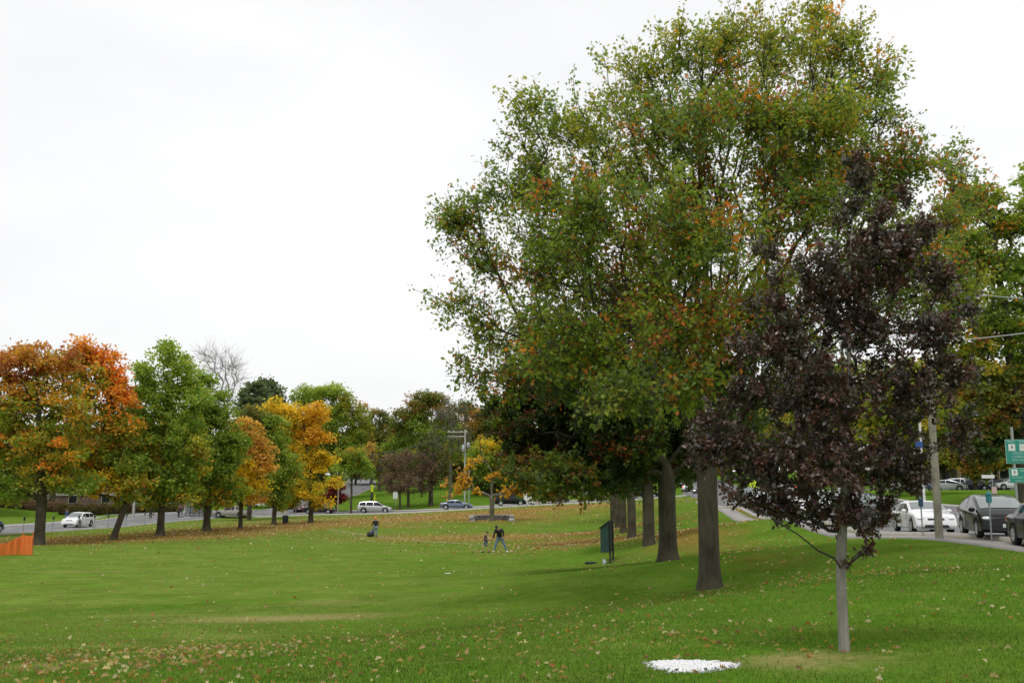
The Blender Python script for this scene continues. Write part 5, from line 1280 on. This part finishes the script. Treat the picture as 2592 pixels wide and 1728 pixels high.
# hedges
PAL['hedgebrown'] = [((.12, .08, .04), 3), ((.16, .12, .04), 2), ((.09, .10, .03), 2)]
def hedge(lb, pts, h, w, pal, seed, name='hedge'):
    rng = np.random.default_rng(seed); g0 = pts[0]; root = thing(name, lb, 'hedge', tuple(g0)); n = 5200
    s = rng.random(n) * (len(pts) - 1); i = np.minimum(s.astype(int), len(pts) - 2); f = s - i
    A = np.array([tuple(p) for p in pts]); base = A[i] * (1 - f[:, None]) + A[i + 1] * f[:, None] - np.array(tuple(g0))
    ph = rng.random(n) * math.tau; rr_ = rng.random(n) ** .4
    bump = 1 + .25 * np.sin(s * 9) + .12 * np.sin(s * 23)
    off = np.stack([np.cos(ph) * rr_ * w * .5 * .4, np.cos(ph) * rr_ * w * .5, h * .5 * bump + np.sin(ph) * rr_ * h * .5 * bump], 1)
    cs, wt = pick_colors(pal, 0, rng); lc = cs[rng.choice(len(cs), size=n, p=wt)] * rng.uniform(.75, 1.25, size=(n, 1))
    link('foliage', leaves_mesh('foliage', base + off, off - [0, 0, h / 2] + rng.normal(size=(n, 3)) * .3, .26 * rng.uniform(.6, 1.3, n), lc, 'rag', rng), LEAF, root)
    ch = []
    for k in range(30):
        j = rng.random() * (len(pts) - 1.001); a = int(j); q = (A[a] * (1 - (j - a)) + A[a + 1] * (j - a)) - np.array(tuple(g0)); ch.append((np.array([q, q + [rng.normal() * .1, 0, h * .4], q + [rng.normal() * .2, 0, h * .8]]), np.array([.03, .02, .01])))
    link('stems', tubes_mesh('stems', ch), BARK, root)
hedge('reddish clipped hedge behind the white crossover', [at(u, 160) for u in (150, 200, 250, 300, 330)], 1.4, 1.8, 'hedgebrown', 3)
hedge('dark brown hedge along the lawn at far left', [at(u, 165) for u in (-60, 0, 60, 110, 150)], 1.5, 1.8, 'brownred', 4)
hedge('low dark shrubs below the brick building', [at(u, 164) for u in (340, 380, 420, 450)], .8, 1.4, 'hedgebrown', 5)
hedge('dark evergreen shrubs on the lawn right of the white pole', [at(u, 182) for u in (1195, 1240, 1290, 1330)], 2.6, 3.0, 'mdark', 6, 'shrub_border')

# chalk patch near the camera
b = at(1748, 10.55); rng = np.random.default_rng(9)
def chalk():
    V = []; Fc = []; nb = 72
    rad = np.array([.37 + .05 * math.sin(3 * a + 1) + .025 * math.sin(11 * a) + rng.normal() * .018 for a in np.linspace(0, math.tau, nb, endpoint=False)])
    rings = [0.0, .35, .7, .9, 1.0]
    V.append((0, 0, .02))
    for r in rings[1:]:
        for k in range(nb):
            a = k * math.tau / nb; x = math.cos(a) * rad[k] * r * 1.12; y = math.sin(a) * rad[k] * r * 1.02
            V.append((x, y, gz(b.x + x, b.y + y) - b.z + (.022 + rng.random() * .012 if r < 1 else .004)))
    for k in range(nb): Fc.append((0, 1 + k, 1 + (k + 1) % nb))
    for j in range(len(rings) - 2):
        for k in range(nb): Fc.append((1 + j * nb + k, 1 + (j + 1) * nb + k, 1 + (j + 1) * nb + (k + 1) % nb, 1 + j * nb + (k + 1) % nb))
    # chalked blades of grass
    Fc = [f for i, f in enumerate(Fc) if i < nb * 2 or rng.random() > (.02 if i < nb * 3 else .25)]
    m = MB(); m.add(V, Fc)
    for k in range(4200):
        a = rng.random() * math.tau; kk = int(a / math.tau * nb) % nb; r = rad[kk] * math.sqrt(rng.random()) * 1.10
        x, y = math.cos(a) * r * 1.12, math.sin(a) * r * 1.02; z = gz0 + (x * gx + y * gy); w = .004 + rng.random() * .004; h = .008 + rng.random() * .016; dx, dy = rng.normal(size=2) * .025; th = rng.random() * math.pi
        m.add([(x - w * math.cos(th), y - w * math.sin(th), z), (x + w * math.cos(th), y + w * math.sin(th), z), (x + dx, y + dy, z + h)], [(0, 1, 2)])
    return m
gz0 = 0; gx = (gz(b.x + .3, b.y) - gz(b.x - .3, b.y)) / .6; gy = (gz(b.x, b.y + .3) - gz(b.x, b.y - .3)) / .6
o = chalk().build('chalk_patch', mat('chalk', (.88, .88, .90), .9, noise=(30, .12), bump=(60, .8)), loc=b); tag(o, 'ragged white chalked patch on the grass near the camera', 'chalk patch')
b = at(1133, 47.5); m = MB(); rs = random.Random(2)
for k in range(3): m.ball((rs.uniform(-.08, .08), rs.uniform(-.04, .04), .02), (.08, .05, .022), 8, 6, Matrix.Rotation(rs.random(), 3, 'Z'))
o = m.build('paper_litter', WHITEP, smooth=True, loc=b); tag(o, 'small white scrap of paper lying on the open grass', 'litter')
# ------------------------------------------------------------------ people
def skin(name, V, E, R, m, parent, sub=1):
    me = bpy.data.meshes.new(name); me.from_pydata([tuple(v) for v in V], E, []); me.update()
    o = bpy.data.objects.new(name, me); col.objects.link(o)
    mod = o.modifiers.new('s', 'SKIN'); mod.use_smooth_shade = True
    for i, r in enumerate(R):
        sv = me.skin_vertices[0].data[i]; sv.radius = (r, r) if not isinstance(r, tuple) else r; sv.use_root = (i == 0)
    o.modifiers.new('b', 'SUBSURF').levels = sub
    dg = bpy.context.evaluated_depsgraph_get(); out = bpy.data.meshes.new_from_object(o.evaluated_get(dg)); bpy.data.objects.remove(o)
    out.materials.clear(); q = link(name, out, m, parent)
    out.polygons.foreach_set('use_smooth', [True] * len(out.polygons)); return q
SKINM = mat('skin', (.48, .27, .19), .6)
def person(label, loc, rz, J, mats, scale=1.0, group='people on the grass', hair=None, cap=None, shorts=False, sleeves=True, extra=None, lean_head=(0, 0)):
    """J: joints, x right, y facing forward(-y is the face side), z up, metres for a 1.75 m person"""
    t = thing('person', label, 'person', tuple(loc), rz, group)
    s = scale
    g = {k: Vector(v) * s for k, v in J.items()}
    hd = (g['head'] - g['neck']).normalized(); fw = g.get('face', Vector((0, -1, 0))); fw = (fw - hd * fw.dot(hd)).normalized(); rt_ = hd.cross(fw).normalized()
    names = ['pelvis', 'belly', 'chest', 'neck', 'jaw', 'head', 'crownp', 'hipL', 'kneeL', 'ankL', 'toeL', 'hipR', 'kneeR', 'ankR', 'toeR', 'shL', 'elL', 'wrL', 'palL', 'shR', 'elR', 'wrR', 'palR']
    g['jaw'] = g['neck'] + hd * .08 * s; g['crownp'] = g['head'] + hd * .07 * s
    R_ = dict(pelvis=.13, belly=.125, chest=(.15, .11), neck=.055, jaw=.068, head=.092, crownp=.07, hipL=.085, hipR=.085, kneeL=.058, kneeR=.058, ankL=.038, ankR=.038, toeL=.032, toeR=.032, shL=.055, shR=.055, elL=.042, elR=.042, wrL=.028, wrR=.028, palL=.034, palR=.034)
    V = [g[n] for n in names]; R = [(R_[n] if not isinstance(R_[n], tuple) else R_[n]) for n in names]
    R = [((r[0] * s, r[1] * s) if isinstance(r, tuple) else r * s) for r in R]
    I = {n: i for i, n in enumerate(names)}
    E = [(I[a], I[b]) for a, b in [('pelvis', 'belly'), ('belly', 'chest'), ('chest', 'neck'), ('neck', 'jaw'), ('jaw', 'head'), ('head', 'crownp'), ('pelvis', 'hipL'), ('hipL', 'kneeL'), ('kneeL', 'ankL'), ('ankL', 'toeL'), ('pelvis', 'hipR'), ('hipR', 'kneeR'), ('kneeR', 'ankR'), ('ankR', 'toeR'),
        ('chest', 'shL'), ('shL', 'elL'), ('elL', 'wrL'), ('wrL', 'palL'), ('chest', 'shR'), ('shR', 'elR'), ('elR', 'wrR'), ('wrR', 'palR')]]
    body = skin('body', V, E, R, SKINM, t)
    # fingers grown into the palms, joined to the body mesh
    fm = MB()
    for sd in 'LR':
        w, p = g['wr' + sd], g['pal' + sd]; ax = (p - w).normalized(); side = ax.cross(Vector((1, 0, 0))); side = side.normalized() if side.length > .1 else Vector((0, 1, 0)); up = side.cross(ax)
        for k in range(4):
            b0 = p + side * (k - 1.5) * .02 * s; ln = [.07, .08, .075, .06][k] * s
            fm.tube([b0 - ax * .01 * s, b0 + ax * ln * .5 + up * .006 * s, b0 + ax * ln * .8 + up * .022 * s, b0 + ax * ln * .85 + up * .04 * s], [.0095 * s, .0085 * s, .008 * s, .006 * s], 6)
        b0 = w.lerp(p, .5) + side * .03 * s; fm.tube([b0, b0 + side * .025 * s + ax * .02 * s, b0 + side * .03 * s + ax * .055 * s], [.011 * s, .01 * s, .007 * s], 6)
    # face
    c = g['head']; f0 = c + fw * .088 * s
    fm.ball(tuple(f0 - hd * .02 * s), (.014 * s, .02 * s, .022 * s), 8, 6)
    for sg_ in (-1, 1): fm.ball(tuple(c + rt_ * sg_ * .09 * s - hd * .01 * s), (.012 * s, .02 * s, .03 * s), 8, 6)
    fme = fm.mesh('f', True)
    import bmesh
    bm = bmesh.new(); bm.from_mesh(body.data); bm.from_mesh(fme); bm.to_mesh(body.data); bm.free(); bpy.data.meshes.remove(fme)
    em = MB()
    for sg_ in (-1, 1): em.ball(tuple(f0 + rt_ * sg_ * .032 * s + hd * .012 * s - fw * .012 * s), .011 * s, 8, 6)
    em.build('eyes', mat('eye', (.03, .02, .015), .3), t); MB().ball(tuple(f0 - hd * .055 * s - fw * .01 * s), (.024 * s, .008 * s, .007 * s), 8, 6).build('mouth', mat('lips', (.35, .13, .11), .5), t)
    # clothing
    top_, legs_, shoe_ = mats
    n2 = ['belly', 'chest', 'neckb', 'shL', 'elL', 'wrL2', 'shR', 'elR', 'wrR2', 'hem']
    g['neckb'] = g['chest'].lerp(g['neck'], .75); f_ = .92 if sleeves else .45
    gg = dict(g); gg['wrL2'] = g['elL'].lerp(g['wrL'], f_); gg['wrR2'] = g['elR'].lerp(g['wrR'], f_); gg['hem'] = g['pelvis'] + Vector((0, 0, -.02 * s))
    if not sleeves: gg['elL'] = g['shL'].lerp(g['elL'], .7); gg['elR'] = g['shR'].lerp(g['elR'], .7)
    if sleeves: Ej = [(0, 1), (1, 2), (1, 3), (3, 4), (4, 5), (1, 6), (6, 7), (7, 8), (0, 9)]; nn = n2
    else: nn = ['belly', 'chest', 'neckb', 'shL', 'elL', 'shR', 'elR', 'hem']; Ej = [(0, 1), (1, 2), (1, 3), (3, 4), (1, 5), (5, 6), (0, 7)]
    rad = dict(belly=.175, chest=(.215, .17), neckb=.085, shL=.078, elL=.06, wrL2=.045, shR=.078, elR=.06, wrR2=.045, hem=.165)
    skin('jacket' if sleeves else 't_shirt', [gg[n] for n in nn], Ej, [((rad[n][0] * s, rad[n][1] * s) if isinstance(rad[n], tuple) else rad[n] * s) for n in nn], top_, t)
    k_ = .35 if shorts else .97
    def leg(sd):
        if shorts: return [g['hip' + sd], g['hip' + sd].lerp(g['knee' + sd], .95)], [.115, .105]
        return [g['hip' + sd], g['knee' + sd], g['knee' + sd].lerp(g['ank' + sd], .97)], [.11, .082, .066]
    V = [g['pelvis']]; R = [.155 * s]; E = []
    for sd in 'LR':
        p, r = leg(sd); b0 = len(V); V += p; R += [q * s for q in r]; E.append((0, b0)); E += [(b0 + i, b0 + i + 1) for i in range(len(p) - 1)]
    skin('shorts' if shorts else 'jeans', V, E, R, legs_, t)
    for sd in 'LR':
        a, b0 = g['ank' + sd], g['toe' + sd]; dirn = (b0 - a); dirn.z = 0; dirn.normalize()
        q = Vector((a.x, a.y, b0.z - .0)) + dirn * .06 * s
        m = MB().ball((0, 0, 0), (.05 * s, .145 * s, .055 * s), 12, 8, Matrix.Rotation(math.atan2(dirn.y, dirn.x) - H90, 3, 'Z')); m.v = [(x + q.x, y + q.y, z + q.z + .012 * s) for x, y, z in m.v]
        m.build('shoe', shoe_, t, smooth=True)
    q = Matrix((rt_, fw, hd)).transposed()
    if hair is not None or cap is not None:
        kc = 1.12 if cap is not None else 1.0; m = MB(); m.ball((0, 0, 0), (.098 * s * kc, .108 * s * kc, .108 * s * kc), 14, 10, q)
        ctr = c + hd * .035 * s - fw * .018 * s
        keep = [i for i, v in enumerate(m.v) if (Vector(v).dot(hd) > -.045 * s or Vector(v).dot(fw) < -.03 * s)]
        ks = set(keep); m.f = [f for f in m.f if all(i in ks for i in f)]; m.v = [(v[0] + ctr.x, v[1] + ctr.y, v[2] + ctr.z) for v in m.v]
        m.build('hair' if cap is None else 'cap', hair or cap, t, smooth=True)
        if cap is not None:
            m = MB(); m.ball((0, 0, 0), (.07 * s, .09 * s, .012 * s), 12, 6, q); ce = c + hd * .05 * s + fw * .11 * s; m.v = [(v[0] + ce.x, v[1] + ce.y, v[2] + ce.z) for v in m.v]; m.build('cap_brim', cap, t, smooth=True)
    return t, g
denim = mat('denim', (.14, .22, .30), .85, noise=(8, .2)); denim2 = mat('denim_pale', (.20, .29, .36), .85, noise=(8, .2)); blackc = mat('black_cloth', (.012, .013, .016), .85); dkc = mat('dark_grey_cloth', (.035, .035, .045), .85)
brownh = mat('brown_hair', (.06, .032, .02), .7); orangec = mat('orange_cap', (.85, .22, .03), .7); whites = mat('white_shoe', (.75, .78, .75), .6); blacks = mat('black_shoe', (.015, .015, .015), .6); greyc = mat('grey_shorts', (.22, .23, .27), .85)
def J(**k):
    d = dict(pelvis=(0, 0, .96), belly=(0, .0, 1.12), chest=(0, 0, 1.34), neck=(0, 0, 1.52), head=(0, -.02, 1.67), hipL=(-.10, 0, .90), kneeL=(-.11, -.02, .50), ankL=(-.11, .02, .09), toeL=(-.12, -.14, .035), hipR=(.10, 0, .90), kneeR=(.11, -.02, .50), ankR=(.11, .02, .09), toeR=(.12, -.14, .035),
             shL=(-.19, 0, 1.42), elL=(-.25, .02, 1.14), wrL=(-.25, -.05, .88), palL=(-.25, -.07, .80), shR=(.19, 0, 1.42), elR=(.25, .02, 1.14), wrR=(.25, -.05, .88), palR=(.25, -.07, .80), face=(0, -1, 0)); d.update(k); return d
# man bending forward, legs apart
person('man in black jacket and jeans bending forward with legs apart on the grass', at(1263, 67), 0,
       J(pelvis=(.05, .10, .90), belly=(.04, .02, 1.05), chest=(.0, -.15, 1.24), neck=(-.07, -.25, 1.40), head=(-.14, -.36, 1.50), hipL=(-.06, .08, .84), kneeL=(-.19, -.02, .47), ankL=(-.30, .02, .09), toeL=(-.32, -.12, .035), hipR=(.15, .08, .84), kneeR=(.32, .0, .46), ankR=(.46, .05, .09), toeR=(.52, -.08, .035),
         shL=(-.21, -.12, 1.34), elL=(-.30, -.18, 1.06), wrL=(-.33, -.24, .80), palL=(-.34, -.26, .72), shR=(.20, -.10, 1.36), elR=(.29, -.08, 1.10), wrR=(.22, -.16, .90), palR=(.18, -.2, .86), face=(-.2, -.5, -.8)),
       (blackc, denim, whites), 1.08, hair=brownh)
person('child in dark t-shirt and grey shorts striding right on the grass', at(1229, 67.2), 0,
       J(pelvis=(0, 0, .93), belly=(-.01, 0, 1.10), chest=(.01, 0, 1.34), neck=(.06, 0, 1.52), head=(.12, 0, 1.67), hipL=(-.03, .09, .88), kneeL=(-.13, .09, .48), ankL=(-.30, .09, .10), toeL=(-.20, .09, .035), hipR=(.05, -.09, .88), kneeR=(.17, -.09, .50), ankR=(.26, -.09, .09), toeR=(.40, -.09, .04),
         shL=(.0, .17, 1.42), elL=(-.08, .20, 1.18), wrL=(.12, .18, 1.08), palL=(.18, .16, 1.09), shR=(.04, -.17, 1.42), elR=(.02, -.22, 1.16), wrR=(.20, -.18, 1.14), palR=(.27, -.15, 1.16), face=(1, -.2, -.1)),
       (dkc, greyc, blacks), .76, hair=brownh, shorts=True, sleeves=False)
t, g = person('person in orange cap, black jacket and pale jeans standing in the field', at(950, 94), math.pi + .5,
       J(elR=(.30, -.06, 1.16), wrR=(.34, -.18, .96), palR=(.35, -.2, .88)), (blackc, denim2, blacks), 1.0, cap=orangec)
b = at(937, 93.8); m = MB(); rs = random.Random(7)
m.lathe([(.05, 0), (.30, .03), (.40, .2), (.36, .45), (.22, .68), (.07, .82), (.05, .9), (.09, .96)], n=16); m.v = [((x * (1 + .12 * math.sin(7 * z + 3 * x)) + .32 * z * z) * .85, y * .65, z * .8) for x, y, z in m.v]
o = m.build('rubbish_bag', mat('bin_liner', (.015, .016, .02), .3, coat=.3), smooth=True, loc=b); tag(o, 'bulging black rubbish bag held beside the person in the orange cap', 'rubbish bag')
person('walker in dark top and blue jeans beside the bus shelter', at(459, 148), 1.4, J(kneeL=(-.11, -.18, .52), ankL=(-.11, -.22, .10), toeL=(-.12, -.36, .035), ankR=(.11, .26, .12), toeR=(.12, .12, .035)), (dkc, denim2, blacks), 1.0, hair=brownh, group='people across the left road')
person('walker in maroon top left of the bus shelter', at(452, 149), 1.4, J(), (mat('maroon_cloth', (.16, .04, .04), .8), blackc, blacks), 1.0, hair=brownh, group='people across the left road')
person('person in black standing on the kerb across the left road', at(381, 145.5), .3, J(), (blackc, dkc, blacks), 1.0, hair=brownh, group='people across the left road')
person('person in blue top walking behind the white crossover', at(168, 134), .8, J(), (mat('blue_cloth', (.05, .09, .16), .8), denim, blacks), 1.0, hair=brownh, group='people across the left road')
# ------------------------------------------------------------------ fallen leaves and grass blades
def scatter(n, x0, x1, y0, y1, dens, rng, power=1.0):
    out = []
    got = 0
    while got < n:
        y = y0 + (y1 - y0) * rng.random(60000) ** power
        x = x0 + (x1 - x0) * rng.random(60000)
        ok = (np.abs(x) < y * .56 + 4) & (rng.random(60000) < dens(x, y))
        out.append(np.stack([x[ok], y[ok]], 1)); got += ok.sum()
    return np.concatenate(out)[:n]
def on_road(x, y):
    r = np.zeros(x.shape, bool)
    for ln, hw in ROADS: r |= dist_line(x, y, ln) < hw + .1
    for ln, hw in WALKS: r |= dist_line(x, y, ln) < hw + .0
    return r
rng = np.random.default_rng(21)
near = scatter(3600, -12, 12, 7.5, 30, lambda x, y: np.clip(.09 + .85 * blob(x, y, -5.2, 12.5, 3.2, 6) + .25 * blob(x, y, 1.5, 13, 3, 2) + .3 * blob(x, y, 2.6, 12, 1.2, .8) + .2 * blob(x, y, 7, 30, 5, 5), 0, 1), rng)
midl = scatter(8500, -45, 26, 26, 100, lambda x, y: np.clip((.10 + litter(x, y) * 1.0) * (.6 + .8 * (np.sin(x * .9 + 2 * np.sin(y * .37)) * np.sin(y * .55 + x * .2) > .1)), 0, 1), rng)
farl = scatter(13000, -50, 26, 60, 146, lambda x, y: np.clip(.02 + litter(x, y) ** 1.5, 0, 1), rng)
def leaves_on_ground(xy_, size, rng, kind):
    x, y = xy_[:, 0], xy_[:, 1]; n = len(x)
    keep = ~on_road(x, y); x, y = x[keep], y[keep]; n = len(x)
    z = gzn(x, y) + .012 + rng.random(n) * .012
    pos = np.stack([x, y, z], 1); a = rng.random(n) * math.tau
    d = np.stack([np.cos(a), np.sin(a), rng.normal(size=n) * .22], 1)
    pal = np.array([(.44, .29, .15), (.62, .50, .33), (.36, .20, .08), (.46, .27, .08), (.34, .12, .05), (.22, .13, .07)]); w = np.array([3, 2.5, 2, 1.2, .8, 1.]); w /= w.sum()
    c = pal[rng.choice(len(pal), size=n, p=w)] * rng.uniform(.8, 1.2, size=(n, 1))
    return pos, d, size * rng.uniform(.45, 1.45, n), c, kind
parts = []
for xy_, s, k in ((near, .070, 'oak'), (midl, .085, 'rag'), (farl, .15, 'far')):
    pos, d, sz, c, kind = leaves_on_ground(xy_, s, rng, k)
    me = leaves_mesh('fallen', pos, d, sz, c, kind, rng, curl=.9)
    tag(link('fallen_leaves', me, LEAF), 'dry tan and brown leaves scattered ' + {'oak': 'on the near grass', 'rag': 'over the middle of the field', 'far': 'in drifts under the distant trees'}[k], 'fallen leaves', kind='stuff')
# bigger flat-lying blades: normals are random, so press them towards the ground
def blades(n, y0, y1, h, w, rng):
    pw = 1.0
    p = scatter(n, -20, 20, y0, y1, lambda x, y: np.clip((y0 / y) ** 1.2 * (1 - .93 * np.clip(worn(x, y) * 1.4, 0, 1)), 0, 1), rng)
    x, y = p[:, 0], p[:, 1]; keep = ~on_road(x, y); x, y = x[keep], y[keep]; n = len(x)
    z = gzn(x, y) - .004; a = rng.random(n) * math.tau; hh = h * rng.uniform(.5, 1.3, n); ww = w * rng.uniform(.6, 1.3, n)
    lean = rng.normal(size=(n, 2)) * .45 * hh[:, None]
    A = np.stack([x - np.cos(a) * ww, y - np.sin(a) * ww, z], 1); B = np.stack([x + np.cos(a) * ww, y + np.sin(a) * ww, z], 1); C = np.stack([x + lean[:, 0], y + lean[:, 1], z + hh], 1)
    V = np.stack([A, B, C], 1).reshape(-1, 3)
    pal = np.array([(.086, .190, .012), (.064, .154, .010), (.128, .228, .020), (.21, .24, .05), (.094, .198, .018)]); wt = np.array([4, 3, 2, .6, 2]); wt /= wt.sum()
    nz = .95 + .16 * np.sin(x * .7 + 1.3 * np.sin(y * .5)) * np.cos(y * .6) + .12 * np.sin(x * 2.9 + 2 * np.sin(y * 1.7)) * np.sin(y * 2.3 + x)
    dd_ = (dryness(x, y) * (.45 + .4 * np.sin(x * 1.1 + np.sin(y * .9) * 2) * np.sin(y * .8 + 1)))[:, None]
    c = pal[rng.choice(len(pal), size=n, p=wt)] * (1 - dd_) + dd_ * np.array([[.175, .215, .042]])
    c = c * nz[:, None] * rng.uniform(.85, 1.15, size=(n, 1))
    return np_mesh('blades', V, np.arange(3 * n), np.full(n, 3), color=np.repeat(c, 3, axis=0))
tag(link('grass', blades(260000, 7.5, 34, .045, .006, rng), leaf_mat('grass_blade', .7, .3, .2)), 'short green turf blades of the near field', 'grass', kind='stuff')

# ------------------------------------------------------------------ light, sky, camera
w = bpy.data.worlds.new('World'); bpy.context.scene.world = w; w.use_nodes = True
nt = w.node_tree; bgk = nt.nodes['Background']
sky = nt.nodes.new('ShaderNodeTexSky'); sky.sky_type = 'NISHITA'; sky.sun_disc = False
SUN_EL, SUN_AZ = math.radians(66), math.radians(200)
sky.sun_elevation = SUN_EL; sky.sun_rotation = SUN_AZ; sky.air_density = 1.0; sky.dust_density = 3.0; sky.ozone_density = 1.0
tc = nt.nodes.new('ShaderNodeTexCoord')
cl = nt.nodes.new('ShaderNodeTexNoise'); cl.inputs['Scale'].default_value = 1.6; cl.inputs['Detail'].default_value = 5
mp = nt.nodes.new('ShaderNodeMapping'); mp.inputs['Scale'].default_value = (1, 1, 2.5)
nt.links.new(tc.outputs['Generated'], mp.inputs[0]); nt.links.new(mp.outputs[0], cl.inputs[0])
rp = nt.nodes.new('ShaderNodeValToRGB'); rp.color_ramp.elements[0].color = (8.5, 8.52, 8.6, 1); rp.color_ramp.elements[1].color = (9.7, 9.7, 9.7, 1)
rp.color_ramp.elements[0].position = .40; rp.color_ramp.elements[1].position = .66
nt.links.new(cl.outputs[0], rp.inputs[0])
mx = nt.nodes.new('ShaderNodeMix'); mx.data_type = 'RGBA'; mx.inputs[0].default_value = .94
nt.links.new(sky.outputs[0], mx.inputs[6]); nt.links.new(rp.outputs[0], mx.inputs[7]); nt.links.new(mx.outputs[2], bgk.inputs['Color'])
bgk.inputs['Strength'].default_value = .10
sl = bpy.data.lights.new('sun', 'SUN'); sl.energy = 1.4; sl.angle = math.radians(22); sl.color = (1, .97, .92)
so = bpy.data.objects.new('sun', sl); col.objects.link(so)
# direction towards the sun: behind and to the left of the camera, high
dv = Vector((math.sin(SUN_AZ) * math.cos(SUN_EL), math.cos(SUN_AZ) * math.cos(SUN_EL), math.sin(SUN_EL)))
so.rotation_euler = dv.to_track_quat('Z', 'Y').to_euler(); so.location = (0, -10, 40)

cam = bpy.data.cameras.new('camera'); co = bpy.data.objects.new('camera', cam); col.objects.link(co)
cam.sensor_width = 36; cam.lens = 36 * F / 2592; cam.clip_end = 6000; cam.clip_start = .1
co.location = (0, 0, EYE); co.rotation_euler = (H90 + PITCH, 0, 0)
sc = bpy.context.scene; sc.camera = co
sc.view_settings.view_transform = 'Standard'; sc.view_settings.look = 'None'; sc.view_settings.exposure = EXPO; sc.view_settings.gamma = 1
sc.cycles.max_bounces = 6; sc.cycles.diffuse_bounces = 3; sc.cycles.glossy_bounces = 2; sc.cycles.transmission_bounces = 3; sc.cycles.transparent_max_bounces = 4
sc.cycles.sample_clamp_indirect = 4
for prt in protos:
    pass
print('objects', len(bpy.data.objects), 'polys', sum(len(m.polygons) for m in bpy.data.meshes))
